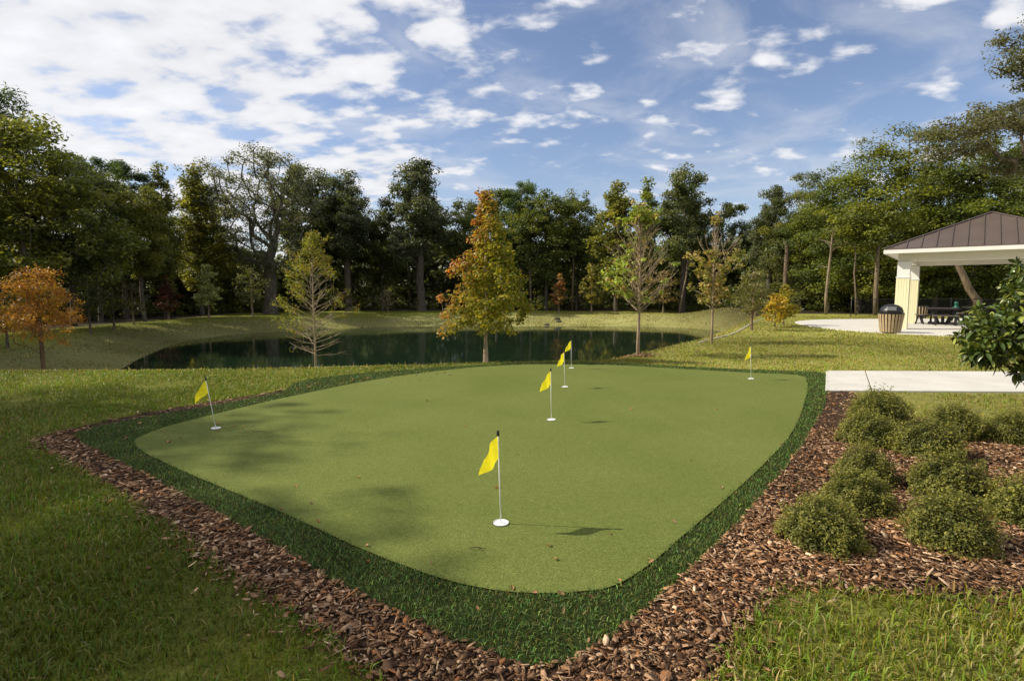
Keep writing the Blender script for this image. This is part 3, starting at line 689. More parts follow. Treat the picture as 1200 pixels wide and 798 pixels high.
OLV = [(0.050, 0.058, 0.018), (0.040, 0.050, 0.016), (0.062, 0.068, 0.020), (0.046, 0.055, 0.020)]
DRK = [(0.030, 0.038, 0.016), (0.036, 0.044, 0.018), (0.026, 0.034, 0.015), (0.045, 0.050, 0.019)]
YEL = [(0.090, 0.095, 0.020), (0.075, 0.085, 0.020), (0.105, 0.100, 0.022), (0.062, 0.075, 0.018)]
GRY = [(0.058, 0.062, 0.034), (0.048, 0.053, 0.028), (0.070, 0.072, 0.042), (0.040, 0.046, 0.024)]
PIN = [(0.030, 0.045, 0.016), (0.024, 0.038, 0.014), (0.040, 0.055, 0.020)]
PROTO = {}
def proto(kind, hgt, trunk_me, crown_me): PROTO[kind] = (hgt, trunk_me, crown_me)
def build_forest_protos():
    rd = lambda t: (max(0.0, math.sin(math.pi * (0.08 + 0.87 * t)))) ** 0.62
    # broad leafed trees, four shapes
    for k in range(4):
        r = np.random.default_rng(200 + k); h = 19.0
        zb = [3.0, 4.5, 6.0, 3.5][k]; rad = [5.2, 4.3, 4.0, 4.8][k]
        C = envelope(r, 190, zb, h - 0.6, rd, rad * 1.1, 0.5, 0.32, k)
        s, ra = grow(r, trunk_line(r, h * 0.62, 0.05), C, 0.25, 4, rtip=0.025, trunk_r=0.27)
        proto('broad%d' % k, h, skel_mesh('trunk', s, ra, 7, 0.02), crown_mesh('crown', r, C, 130, 1.25, 0.34, OLV, 0.6, 0.5, 0.62))
    for k in range(3):                      # layered, feathery trees of the sunny right side
        r = np.random.default_rng(230 + k); h = 17.0
        C = envelope(r, 200, 1.8, h - 0.4, lambda t: (0.55 + 0.45 * math.sin(math.pi * (0.15 + .8 * t))) * (1 - 0.55 * t ** 3), 4.6, 0.55, 0.3, 10 + k)
        C[:, 2] = np.round(C[:, 2] / 1.1) * 1.1 + r.normal(0, 0.32, len(C))
        s, ra = grow(r, trunk_line(r, h * 0.9, 0.03), C, 0.12, 4, zpen=0.8, rtip=0.02, trunk_r=0.2)
        proto('layer%d' % k, h, skel_mesh('trunk', s, ra, 7, 0.018), crown_mesh('crown', r, C, 150, 1.25, 0.23, YEL[:1] + OLV[1:], 0.5, 0.8, 0.5, 0.15))
    for k in range(2):                      # pines: clumps on a bare mast
        r = np.random.default_rng(250 + k); h = 21.0
        C = envelope(r, 95, 8.0 if k == 0 else 6.0, h - 0.2, lambda t: 0.45 + 0.55 * math.sin(math.pi * (0.1 + .75 * t)), 3.0, 0.45, 0.3, 20 + k)
        s, ra = grow(r, trunk_line(r, h * 0.96, 0.02), C, 0.3, 4, zpen=0.5, rtip=0.025, trunk_r=0.24)
        proto('pine%d' % k, h, skel_mesh('trunk', s, ra, 7, 0.02), crown_mesh('crown', r, C, 240, 1.0, 0.45, PIN, 0.2, 0.3, 0.75))
    for k in range(2):                      # slim trees
        r = np.random.default_rng(270 + k); h = 18.0
        C = envelope(r, 130, 3.0, h, lambda t: (1 - t) ** 0.55 * min(1, 0.35 + 3 * t), 2.7, 0.55, 0.35, 30 + k)
        s, ra = grow(r, trunk_line(r, h * 0.93, 0.03), C, 0.3, 4, rtip=0.02, trunk_r=0.18)
        proto('slim%d' % k, h, skel_mesh('trunk', s, ra, 6, 0.018), crown_mesh('crown', r, C, 120, 1.0, 0.33, OLV + YEL[:1], 0.6, 0.5, 0.65))
    # live oak: a fan of rising limbs and a thin grey crown
    r = np.random.default_rng(300); h = 18.0
    C = envelope(r, 240, 5.0, h, lambda t: 0.42 + 0.62 * t ** 0.7 if t < .8 else 1.0 * (1 - (t - .8) * 2.6), 6.6, 0.42, 0.18, 41)
    tl = [np.array(p) for p in ((0, 0, -.3), (0.05, 0, 1.2), (0.1, 0, 2.4), (0.15, .05, 3.5), (0.1, 0, 4.6))]
    s, ra = grow(r, tl, C, 0.1, 5, zpen=2.0, wig=0.03, rtip=0.035, trunk_r=0.62)
    proto('fan_oak', h, skel_mesh('trunk', s, ra, 8, 0.02), crown_mesh('crown', r, C, 95, 0.95, 0.24, GRY, 0.45, 0.3, 0.8))
    # live oak with big irregular lobes and gaps
    for k in range(2):
        r = np.random.default_rng(310 + k); h = 20.0
        lob = np.array([(0, 0, 17.6, 2.0), (-2.6, 0.5, 15.6, 2.1), (2.8, -.4, 14.6, 2.0), (-.4, 1.5, 13.4, 2.4), (4.4, .6, 11.8, 1.7), (-4.4, -.6, 12.2, 1.9), (1.4, -1.6, 10.6, 2.0), (-2.8, 1.2, 9.2, 2.0), (3.0, 1.8, 8.6, 1.7), (-4.6, .5, 7.6, 1.5), (0.8, .4, 7.6, 1.6), (-1.2, -2, 11.5, 2.0)])
        if k: lob[:, 0] *= -1.1; lob[:, 2] = 19.5 - (19.5 - lob[:, 2]) * 0.93
        C = []
        for lx, ly, lz, lr in lob:
            q = unit(r.normal(0, 1, (22, 3))) * (r.random((22, 1)) ** 0.4) * lr * 1.15; q[:, 2] *= 0.75; C.append(q + (lx, ly, lz))
        C = np.concatenate(C); tl = trunk_line(r, 8.0, 0.06)
        s, ra = grow(r, tl, C, 0.2, 5, zpen=1.6, wig=0.06, rtip=0.03, trunk_r=0.5)
        proto('lobed_oak%d' % k, h, skel_mesh('trunk', s, ra, 8, 0.02), crown_mesh('crown', r, C, 120, 1.05, 0.31, GRY[:2] + DRK[:2], 0.55, 0.4, 0.6))
build_forest_protos()

def plant(name, kind, px, Y, top, lab, cat, wscale=1.0, tint=(1, 1, 1), btint=(1, 1, 1), rz=None, group=None, lean=0.0, X_=None, hset=None):
    hgt, tm, cm = PROTO[kind]
    x = PD(px, 341, Y)[0] if X_ is None else X_; zb = Hs(x, Y)
    h = (PD(px, top, Y)[2] - zb) if hset is None else hset
    o = empty(name, (x, Y, zb), rng.uniform(0, 6.28) if rz is None else rz)
    s = h / hgt; wscale *= 1.12;  o.scale = (s * wscale, s * wscale, s); o.rotation_euler.y = lean
    a = link('trunk', tm, None, o); a.color = (*btint, 1)
    if cm is not None:
        c = link('crown', cm, None, o); c.color = (*tint, 1)
    tag(o, lab, cat, group)
    return o
FG = 'trees of the wood around the pond'
YG = (1.5, 1.35, 0.9); DK = (0.75, 0.78, 0.85); GY = (1.0, 1.0, 1.15); LT = (1.25, 1.2, 1.0)
forest = [
 # kind, px, depth, top y, label, category, width scale, tint
 ('pine0', -8, 38, 106, 'tall dark pine cut by the left frame edge, tip above its neighbours', 1.0, (.9, .95, 1), 'pine_tree'),
 ('broad0', 32, 35, 134, 'big dense broadleaf tree at the far left behind the orange cypress', 1.0, (1.5, 1.4, .95), 'broadleaf_tree'),
 ('broad1', 84, 40, 169, 'dark round-topped tree right of the big far left tree', .85, (.85, .88, .9), 'broadleaf_tree'),
 ('pine1', 116, 44, 186, 'green pine with open clumps between two dark round trees at left', .95, (1.1, 1.15, 1), 'pine_tree'),
 ('pine1', 148, 50, 193, 'very dark flat-topped pine at left below the thick cloud', 1.25, (.8, .85, .9), 'pine_tree'),
 ('broad2', 168, 46, 214, 'rounded yellow-green tree in front of the dark flat-topped pine', .8, YG, 'broadleaf_tree'),
 ('slim0', 193, 52, 197, 'slim tree with a pointed top and sky on both sides at left', .9, (1.05, 1, .9), 'broadleaf_tree'),
 ('slim1', 236, 56, 194, 'yellowish slim tree left of the fan-shaped grey oak', 1.1, (1.35, 1.2, .8), 'broadleaf_tree'),
 ('broad3', 255, 60, 232, 'dull olive tree filling the gap behind the fan-shaped oak on its left', .9, (1.1, 1.1, .95), 'broadleaf_tree'),
 ('fan_oak', 316, 54, 178, 'grey oak with limbs spreading like a fan and a thick visible trunk', 1.0, GY, 'oak_tree'),
 ('broad2', 364, 62, 192, 'greyish oak with rounded top right of the fan-shaped oak', .85, (.95, .98, 1.15), 'oak_tree'),
 ('lobed_oak1', 408, 62, 196, 'nearly black evergreen oak with tufted top behind the yellow-green cypress', .8, (.9, .92, .95), 'oak_tree'),
 ('broad0', 392, 67, 240, 'dark low tree behind the top of the yellow-green cypress', .9, (.75, .8, .8), 'broadleaf_tree'),
 ('broad1', 448, 66, 236, 'black-green tree in the gap left of the tallest centre oak', .8, (.8, .82, .8), 'broadleaf_tree'),
 ('lobed_oak0', 494, 63, 183, 'tallest grey-green oak left of the red maple with sky between its lobes', .95, (.95, .98, 1.05), 'oak_tree'),
 ('broad2', 548, 68, 232, 'green tree just left of the tip of the red maple', .8, (.95, 1, .9), 'broadleaf_tree'),
 ('broad3', 582, 70, 222, 'green tree right behind the tip of the red maple', .8, (.95, 1.05, .85), 'broadleaf_tree'),
 ('pine0', 611, 68, 213, 'green pine with two small round tufts right of the red maple tip', .9, (1.2, 1.25, 1.0), 'pine_tree'),
 ('broad1', 640, 66, 216, 'broad green tree above the reddish small tree on the far bank', .9, (1.05, 1.1, .9), 'broadleaf_tree'),
 ('broad0', 676, 68, 226, 'green tree sloping down to the sky notch left of the bare oak', .75, (1.05, 1.1, .9), 'broadleaf_tree'),
 ('slim1', 722, 60, 213, 'yellow-green tree just right of the sky notch', 1.2, YG, 'broadleaf_tree'),
 ('slim0', 757, 62, 213, 'bright green narrow tree with a twisted tip behind the bare oak', .9, (1.25, 1.35, .9), 'broadleaf_tree'),
 ('lobed_oak1', 800, 60, 191, 'tall green oak right of the bare oak with a ragged right-hand edge', .85, (1.25, 1.25, .9), 'oak_tree'),
 ('broad3', 848, 58, 238, 'low dark rounded tree right of the tall ragged green oak', .8, (.8, .85, .8), 'broadleaf_tree'),
 ('lobed_oak0', 902, 52, 214, 'grey-green oak with a broken pale trunk left of the leaning snag', .72, (1.1, 1.1, 1.0), 'oak_tree'),
 ('layer2', 938, 50, 200, 'small-leaved tree with a thin tip where the right-hand wood starts to climb', .85, (1.05, 1.0, .9), 'broadleaf_tree'),
 ('layer0', 972, 47, 192, 'sunlit layered tree above the leaning pale snag', 1.0, (1.0, 1.08, .85), 'broadleaf_tree'),
 ('layer1', 1008, 44, 166, 'sunlit layered tree left of the highest right-hand crown', 1.0, (1.0, 1.1, .85), 'broadleaf_tree'),
 ('layer0', 1052, 42, 142, 'highest sunlit layered tree behind the left roof edge of the shelter', 1.05, (1.12, 1.12, .8), 'broadleaf_tree'),
 ('layer2', 1096, 41, 165, 'yellow-green tree above the middle of the brown roof', 1.0, (.98, 1.1, .8), 'broadleaf_tree'),
 ('layer1', 1140, 40, 158, 'yellow-green tree above the peak of the brown roof', 1.0, (1.1, 1.18, .85), 'broadleaf_tree'),
 ('broad3', 1188, 40, 168, 'darker green tree right of the roof peak under the overhanging branches', .9, (1.1, 1.15, .8), 'broadleaf_tree'),
 ('broad0', 1250, 42, 160, 'dark tree at the right frame edge behind the shelter', 1.0, (1, 1, .9), 'broadleaf_tree'),
]
for i, (kd, px, Y_, top, lab, ws, tint, nm) in enumerate(forest):
    if 200 < px < 880: Y_ += 6.5 * min(1, (px - 200) / 100)
    plant(nm, kd, px, Y_, top, lab, nm.replace('_', ' '), ws, tint, group=FG, rz=i * 1.9 if 'fan' not in kd else 0.0)
# trees left of the frame: their shade falls over the lower left lawn
for i, (x, y, h, kd) in enumerate([(-20.5, 2.6, 17.5, 'broad2'), (-22.5, 6.8, 18.5, 'layer0'), (-23, -1, 18, 'slim0'), (-27, 9.6, 17.5, 'slim1'), (-33, 1.5, 21, 'broad3'), (-31, 16, 18, 'slim0'), (-36, 22, 19, 'broad2'), (-39, 29, 20, 'broad1'), (-29, -9, 19, 'broad0')]):
    plant('broadleaf_tree', kd, 0, y, 0, 'broadleaf tree west of the green that shades the lower left lawn', 'broadleaf tree', 1.0, (1, 1, .9), group='shade trees outside the picture', X_=x - 2.2, hset=h * 0.94, rz=i * 2.1)
# overhanging oak entering at the right edge
def overhang():
    r = np.random.default_rng(401); C = []
    for lx, ly, lz, a, b_, n in [(-7.2, 0, 9.0, 2.6, .55, 46), (-4.3, .4, 9.9, 2.8, .7, 54), (-8.2, -.3, 8.0, 1.6, .4, 16), (-3.8, .5, 13.2, 2.0, .8, 46), (-5.0, 0, 12.0, 1.2, .5, 22), (-2.0, 0, 14.3, 2.4, .8, 40), (-.5, .5, 11.0, 3.0, 1.0, 50), (3, 0, 11.5, 3.0, 1.2, 50), (2, 0, 14, 2.5, 1, 40), (-1.6, .2, 12.7, 1.9, .8, 50), (-3.0, .3, 11.4, 1.8, .6, 40), (-1, -1.5, 8.2, 2.5, .7, 40), (-5, .2, 7.4, 1.6, .5, 22)]:
        q = unit(r.normal(0, 1, (n, 3))) * (r.random((n, 1)) ** .45); C.append(q * (a, a * .8, b_) + (lx, ly, lz + .06 * lx * 0))
    C = np.concatenate(C); tl = [np.array(p) for p in ((0, 0, -.3), (.1, 0, 2), (.2, .1, 4), (0, 0, 6), (-.4, 0, 8), (-.6, 0, 10), (-.5, 0, 12.5))]
    s, ra = grow(r, tl, C, 0.05, 5, zpen=1.0, wig=0.05, rtip=0.014, trunk_r=0.45)
    proto('overhang', 15.0, skel_mesh('trunk', s, ra, 8, 0.01), crown_mesh('crown', r, C, 100, 0.65, 0.14, GRY, 0.5, 0.5, 0.5))
overhang()
plant('oak_tree', 'overhang', 0, 26, 0, 'grey-leaved oak whose long branches reach in from the upper right frame edge', 'oak tree', 0.84, (1.15, 1.08, 1.0), group=FG, X_=28.2, hset=15.0, rz=0.0, btint=(1.3, 1.2, 1.1))

# bare snags and single trunks in front of the wood
def snag(name, pts, r0, r1, lab, bt, stubs=0, seed=0, cat='dead tree', crown=0):
    r = np.random.default_rng(seed); pts = [np.array(p) for p in pts]; base = pts[0]; o = empty(name, base)
    b = MB(); n = len(pts); b.tube([p - base + (np.array([0, 0, -.2]) if i == 0 else 0) + r.normal(0, .03, 3) * (0 < i < n - 1) for i, p in enumerate(pts)], np.linspace(r0, r1, n), 8)
    a = b.build('trunk', M_BARK, o, smooth=True); a.color = (*bt, 1)
    if stubs:
        b = MB()
        for k in range(stubs):
            t = r.uniform(.35, .97); i = int(t * (n - 1)); p = pts[i] + (pts[i + 1] - pts[i]) * (t * (n - 1) - i) - base; az = r.uniform(0, 6.28); l = r.uniform(.5, 1.8)
            d = np.array([math.cos(az), math.sin(az), r.uniform(-.1, .6)]) * l
            b.tube([p, p + d * .5 + (0, 0, .05), p + d], [.035, .022, .008], 5)
        a = b.build('branch_stubs', M_BARK, o, smooth=True); a.color = (*bt, 1)
    if crown:
        tp = pts[-1] - base; C = unit(r.normal(0, 1, (34, 3))) * (r.random((34, 1)) ** .5) * np.array([crown, crown, crown * 1.3]) + tp + np.array([0, 0, crown * .9])
        c = link('crown', crown_mesh('crown', r, C, 110, .85, .22, YEL[:2] + OLV[2:], .5, .8, .5, .15), None, o); c.color = (1.1, 1.1, .85, 1)
    return tag(o, lab, cat)
def px_line(pts, Y):
    out = [PD(a, b_, Y) for a, b_ in pts]; out[0][2] = Hs(out[0][0], out[0][1]); return out
snag('dead_tree', px_line([(968, 366), (969, 345), (971, 322), (973, 300), (976, 275), (978, 266)], 39.5), .12, .045, 'pale leaning bare trunk standing at the wood edge left of the shelter', (2.1, 1.9, 1.6), 7, 1)
snag('broadleaf_tree', px_line([(1026, 370), (1028, 345), (1028, 320), (1029, 300), (1030, 285)], 38.5), .17, .11, 'tree with a thick ridged trunk just left of the shelter and the litter bin', (1.5, 1.35, 1.1), 3, 2, 'tree', 1.9)
snag('broadleaf_tree', px_line([(1003, 369), (1003, 345), (1002, 320), (1001, 300), (1002, 285)], 39), .07, .035, 'small tree with a thin grey trunk between the leaning snag and the thick ridged trunk', (1.4, 1.25, 1.1), 2, 3, 'tree', 1.3)
snag('tree_trunk', px_line([(1150, 366), (1144, 352), (1136, 338), (1128, 322), (1118, 300), (1112, 280)], 36), .26, .15, 'leaning trunk seen under the shelter roof behind the picnic tables', (1.7, 1.5, 1.3), 0, 4, 'tree trunk')
snag('dead_tree', px_line([(921, 345), (921, 320), (922, 300), (922, 292), (920, 283)], 46.5), .22, .15, 'broken pale-topped trunk in the dark wood above the two yellow cypresses', (1.2, 1.05, .9), 2, 5)
snag('tree_trunk', px_line([(796, 366), (800, 345), (804, 325), (806, 300)], 63), .11, .06, 'thin slanting pale trunk between the bare oak and the brownish young tree', (2.4, 2.1, 1.8), 1, 6, 'tree trunk')
for k, (a, b_, lab) in enumerate([(622, 621, 'tree with a straight pale trunk in the dark wood right of the red maple'), (650, 650, 'tree with a straight trunk in the dark wood behind the reddish small tree'), (671, 672, 'tree with a straight thin trunk in the dark wood left of the yellowish cone tree')]):
    snag('broadleaf_tree', px_line([(a, 365), (a, 340), (b_, 315), (b_, 300), (b_, 288)], 71.5), .15, .10, lab, (1.5, 1.35, 1.15), 0, 7 + k, 'tree', 2.6)

# dense wood behind and undergrowth in front of it
EDGE = smooth_poly([(-75, 8), (-50, 26), (-40, 42), (-35, 60), (-25, 71), (-12, 77), (2, 79), (15, 77), (23, 66), (25, 51), (29, 46), (38, 43.5), (50, 42), (70, 36)], 10, closed=False)
def edge_pts(r, n):
    seg = np.linalg.norm(np.diff(EDGE, axis=0), axis=1); cum = np.r_[0, np.cumsum(seg)]; s = r.uniform(0, cum[-1], n)
    x = np.interp(s, cum, EDGE[:, 0]); y = np.interp(s, cum, EDGE[:, 1]); return x, y
def mass(name, n, d0, d1, z0, z1, per, cr, size, pal, lab, trunks=0, seed=0, zpow=1.0):
    r = np.random.default_rng(seed); x, y = edge_pts(r, n); d = r.uniform(d0, d1, n); L_ = np.hypot(x, y); k = 1 + d / L_; x, y = x * k, y * k
    top = z1 * (0.8 + 0.2 * wob(x, y, 0.35, seed)) * np.where(x > 18, .72, 1.0) * np.where(x < -24, .62, 1.0) * np.where(y < 40, .9, 1)
    C = np.c_[x, y, H(x, y) + z0 + (top - z0) * r.random(n) ** zpow]
    me = crown_mesh(name, r, C, per, cr, size, pal, 0.6, 0.4, 0.7); o = link(name, me); o.color = (1, 1, 1, 1); tag(o, lab, kind='stuff')
    if trunks:
        b = MB(); x, y = edge_pts(r, trunks); d = r.uniform(0.5, d1, trunks); k = 1 + d / np.hypot(x, y); x, y = x * k, y * k; z = H(x, y)
        for i in range(trunks):
            h = r.uniform(5, 9.5) * (.6 if x[i] < -22 else 1); l = r.normal(0, .5, 2); q = r.uniform(.07, .2)
            b.tube([(x[i], y[i], z[i] - .2), (x[i] + l[0] * .5 + r.normal(0, .1), y[i] + l[1] * .5, z[i] + h / 2), (x[i] + l[0], y[i] + l[1], z[i] + h)], [q, q * .8, q * .5], 6, caps=False)
        a = b.build(name + '_trunks', M_BARK, smooth=True); a.color = (1.1, 1, .9, 1); a.name = 'woodland_trunks'; tag(a, 'many trunks deep in the dark wood', kind='stuff')
mass('woodland', 4200, 3, 22, 0.0, 13.5, 55, 1.8, 0.7, OLV + GRY[:2] + DRK[:1], 'dark deep wood closing the view behind the front trees', 260, 5, 0.8)
mass('undergrowth', 1000, -1.5, 3.5, 0.1, 3.6, 80, 0.9, 0.26, OLV + YEL[:2] + GRY[:1], 'low bushes and saplings along the foot of the wood', 0, 6, 1.7)

# ------------------------------------------------------------------ young planted trees
def young(name, lab, cat, loc, h, tl, C, per, cr, size, pal, trunk_r, rtip=0.006, group='young trees planted on the lawn and banks', bt=(1, 1, 1), lift=.25, zpen=1.2, aspect=.55, up=.5, squash=.6, droop=0., colfn=None, leafy=None, seed=0, wig=.04):
    r = np.random.default_rng(seed); o = empty(name, loc)
    s, ra = grow(r, tl, C, lift, 4, zpen=zpen, wig=wig, rtip=rtip, trunk_r=trunk_r, minr=rtip)
    a = link('trunk', skel_mesh('trunk', s, ra, 7), None, o); a.color = (*bt, 1)
    L_ = C if leafy is None else C[leafy(C)]
    if len(L_): link('crown', crown_mesh('crown', r, L_, per, cr, size, pal, aspect, up, squash, droop, colfn=colfn), None, o)
    return tag(o, lab, cat, group)
def at(px, Y_): x = PD(px, 341, Y_)[0]; return np.array([x, Y_, Hs(x, Y_)])
def at_base(px, py):                       # where the sight line through a pixel meets the ground
    d = ray(px, py); t = np.linspace(2, 90, 6000); g = H(d[0] * t, d[1] * t); k = np.argmax(EYE + d[2] * t <= g); return np.array([d[0] * t[k], d[1] * t[k], g[k]])
def hat(px, top, loc): return PD(px, top, loc[1])[2] - loc[2]
def lead(r, h, n=8, bend=.015): return trunk_line(r, h, bend, n)

# red maple
loc = at(569, 12.6); h = hat(569, 219, loc); r = np.random.default_rng(501)
zb = hat(569, 388, loc)
C = envelope(r, 260, zb, h * .985, lambda t: (1 - t) ** .9 * min(1, .66 + 2.2 * t) + .03, .97, .5, .5, 501)
C = np.concatenate([C, np.array([[-.85, -.1, zb + .05], [-.95, 0, zb + .35], [-.8, -.2, zb + .2], [.85, .1, zb + .35], [.98, 0, zb + .6], [-1.02, .1, zb + .75], [.85, -.1, zb + .75], [-.98, -.1, zb - .02], [.95, .1, zb + .5], [-.05, 0, h * .97], [.04, 0, h * .94], [-.75, 0, zb + 1.35], [-.7, .1, zb + 1.5]])])
def maple_col(Cp, pk, r):
    t = np.clip((Cp[:, 2] - zb) / (h - zb), 0, 1); x_ = Cp[:, 0]
    red = np.clip(1.5 * (t - .42) + 1.2 * (-x_ - .24) + r.normal(0, .28, len(t)), 0, 1)[:, None]
    g = np.array([.30, .285, .03]) * (.55 + .8 * r.random((len(t), 1))); g[r.random(len(t)) < .3] = (.42, .33, .04); g[r.random(len(t)) < .25] = (.17, .21, .025)
    o_ = np.where(r.random((len(t), 1)) < .5, np.array([[.62, .17, .06]]), np.array([[.58, .29, .11]])) * (.7 + .5 * r.random((len(t), 1)))
    return g * (1 - red) + o_ * red
young('maple_tree', 'young maple with red-orange top and yellow-green heart behind the green', 'maple tree', loc, h, lead(r, h * .97), C, 42, .17, .072, OLV, .041, .004, bt=(3.6, 3.2, 2.7), colfn=maple_col, seed=1, aspect=.8, squash=.8)

# orange cypress
loc = at(43, 14.2); h = hat(40, 309, loc); r = np.random.default_rng(521); zb = hat(40, 400, loc)
C = envelope(r, 170, zb, h * .98, lambda t: (math.sin(math.pi * (.24 + .70 * t))) ** .8, .86, .5, .28, 521)
young('cypress_tree', 'rust-orange feathery cypress at the far left edge of the lawn', 'cypress tree', loc, h, lead(r, h * .95), C, 70, .22, .075, [(.15, .070, .012), (.13, .065, .012), (.19, .095, .014), (.11, .05, .010), (.14, .09, .014)], .05, .005, bt=(1.3, 1.0, .8), lift=.12, aspect=.3, squash=.7, droop=.25, leafy=lambda C: (C[:, 2] > zb + .2 * (h - zb)) | (np.random.default_rng(3).random(len(C)) < .4), seed=3)
def twiggy(name, lab, cat, loc, h, zb, rad, seed, leaf_at, per, leafsz, pal, n1=92, tr=.046, bt=(3.0, 2.7, 2.2), prof=lambda t: 1 - t, ang=(62, 24), fat=1.0, clump=.10, leafkw={}, group='young trees planted on the lawn and banks'):
    """a bare-branched young tree: straight leader, rising branches, fine twigs"""
    r = np.random.default_rng(seed); o = empty(name, loc); b = MB(); tl = trunk_line(r, h * .97, .012, 9); Z_ = np.array(tl)[:, 2]
    b.tube(tl, np.interp(np.linspace(0, 1, 9), [0, .06, .3, .7, 1], [tr * 1.25, tr, tr * .72, tr * .4, .006]), 8)
    tips = []
    for k in range(n1):
        t = ((k + r.random()) / n1) ** 1.0; z = zb * .96 + (h * .93 - zb) * t; az = k * 2.4 + r.normal(0, .25); a = R(ang[0] + (ang[1] - ang[0]) * t + r.normal(0, 5)); L_ = rad * prof(t) / math.sin(a) * r.uniform(.6, 1.1)
        p0 = np.array([np.interp(z, Z_, np.array(tl)[:, 0]), np.interp(z, Z_, np.array(tl)[:, 1]), z]); d = np.array([math.cos(az) * math.sin(a), math.sin(az) * math.sin(a), math.cos(a)])
        q = [p0 + d * L_ * f + np.array([0, 0, .10 * L_ * f * f]) + r.normal(0, .012, 3) * (f > 0) for f in (0, .33, .66, 1)]
        b.tube(q, np.array([.011, .008, .0055, .003]) * fat * (.8 + .5 * (1 - t)), 5, caps=False); tips.append(q[-1]); tips.append(q[-2])
        for j in range(r.integers(4, 8)):
            f = r.uniform(.25, .98); i = min(2, int(f * 3)); p = q[i] + (q[i + 1] - q[i]) * (f * 3 - i); e = unit(d + r.normal(0, .45, 3) + np.array([0, 0, .25])); l = L_ * r.uniform(.14, .34)
            b.tube([p, p + e * l * .55 + r.normal(0, .008, 3), p + e * l], [.005 * fat, .004 * fat, .0025 * fat], 4, caps=False); tips.append(p + e * l); tips.append(p + e * l * .6)
    a_ = b.build('trunk', M_BARK, o, smooth=True); a_.color = (*bt, 1)
    C = np.array(tips); C = C[leaf_at(C, r)]
    if len(C): link('crown', crown_mesh('crown', r, C, per, clump, leafsz, pal, **{**dict(aspect=.6, up=.4, squash=.8), **leafkw}), None, o)
    return tag(o, lab, cat, group)
# yellow-green cypress, bare on its right
loc = at(367, 15.5); h = hat(367, 262, loc); zb = hat(367, 416, loc)
cyp_leaf = lambda C, r: (((C[:, 0] < -.12) & (C[:, 2] > h * .38)) | (C[:, 2] > h * .72) | ((C[:, 0] > .52) & (C[:, 2] > h * .46)) | ((C[:, 0] < -.8) & (r.random(len(C)) < .5))) & (r.random(len(C)) < .8)
twiggy('cypress_tree', 'yellow-green feathery young cypress with bare twigs on its right, beside the pond', 'cypress tree', loc, h, zb, 1.08, 511, cyp_leaf, 11, .07, [(.10, .105, .013), (.12, .112, .015), (.08, .095, .013), (.14, .10, .014)], n1=74, tr=.042, bt=(2.8, 2.6, 2.2), prof=lambda t: (.75 + .8 * t if t < .3 else .99 * (1 - (t - .3) / .7) ** .85) + .06, ang=(82, 40), fat=1.05, clump=.13, leafkw=dict(aspect=.3, droop=.35))
loc = at(749, 13.6); h = hat(752, 243, loc); zb = hat(750, 366, loc)
oak_leaf = lambda C, r: ((C[:, 0] < -.30) & (C[:, 2] < zb + .55 * (h - zb)) & (r.random(len(C)) < .75)) | ((C[:, 0] < .5) & (C[:, 2] < zb + .2 * (h - zb)) & (r.random(len(C)) < .30)) | ((C[:, 2] > h * .9) & (r.random(len(C)) < .5)) | (r.random(len(C)) < .06)
twiggy('oak_tree', 'nearly bare young oak with grey twigs and green leaves low on its left', 'oak tree', loc, h, zb, 1.0, 531, oak_leaf, 11, .085, [(.12, .155, .025), (.15, .18, .03), (.10, .13, .025), (.17, .13, .05)], prof=lambda t: (1 - t) ** .75 + .05)
loc = at(836, 16.6); h = hat(836, 249, loc); zb = hat(836, 362, loc)
young_leaf = lambda C, r: ((C[:, 2] < zb + .60 * (h - zb)) & (r.random(len(C)) < .62)) | ((C[:, 2] > h * .92) & (r.random(len(C)) < .25))
twiggy('oak_tree', 'young tree with brownish-yellow leaves and a bare leader above, right of the bare oak', 'oak tree', loc, h, zb, .82, 541, young_leaf, 13, .082, [(.16, .13, .045), (.125, .12, .03), (.19, .14, .05), (.10, .10, .025)], n1=70, tr=.042, prof=lambda t: (.62 + 1.3 * t if t < .3 else 1.0 - .2 * (t - .3)) if t < .55 else .30 * (1.3 - t), ang=(66, 18))

def small(px, py, top, half_px, pal, lab, nm, shape='cone', per=24, n=60, bt=(2, 1.8, 1.5), leafsz=None, seed=0, Y_=None, crown_from=.25, trunk_r=None):
    loc = at_base(px, py) if Y_ is None else at(px, Y_); h = hat(px, top, loc); rad = half_px / F_PX * loc[1]; r = np.random.default_rng(seed + 600)
    pr = {'cone': lambda t: (1 - t) ** .75 * min(1, .5 + 3 * t), 'round': lambda t: math.sin(math.pi * (.15 + .8 * t)) ** .7}[shape]
    C = envelope(r, n, h * crown_from, h * .98, pr, rad, .5, .28, seed)
    s_ = leafsz or .0028 * loc[1] + .05
    young(nm, lab, nm.replace('_', ' '), loc, h, lead(r, h * .95), C, per, rad * .3, s_, [tuple(.62 * c for c in p_) for p_ in pal], trunk_r or .016 * h, .0025 * loc[1] * .1 + .004, bt=bt, seed=seed + 7)
BR = [(.16, .12, .045), (.13, .11, .04), (.19, .13, .05)]; YC = [(.30, .22, .02), (.24, .19, .02), (.34, .24, .03)]
small(881, 387, 314, 21, [(.13, .125, .045), (.10, .105, .035), (.16, .14, .06)], 'small olive-brown young tree left of the two yellow cypresses', 'young_tree', 'round', 26, 70, seed=1, bt=(1.6, 1.2, 1.0), crown_from=.3)
small(885, 371, 330, 16, [(.10, .10, .035), (.12, .11, .04)], 'pale-stemmed young tree directly behind the small olive-brown one', 'young_tree', 'round', 22, 50, seed=2)
small(908, 384, 344, 15, YC, 'left of the two small golden yellow cypresses', 'cypress_tree', 'round', 26, 60, seed=3, crown_from=.2)
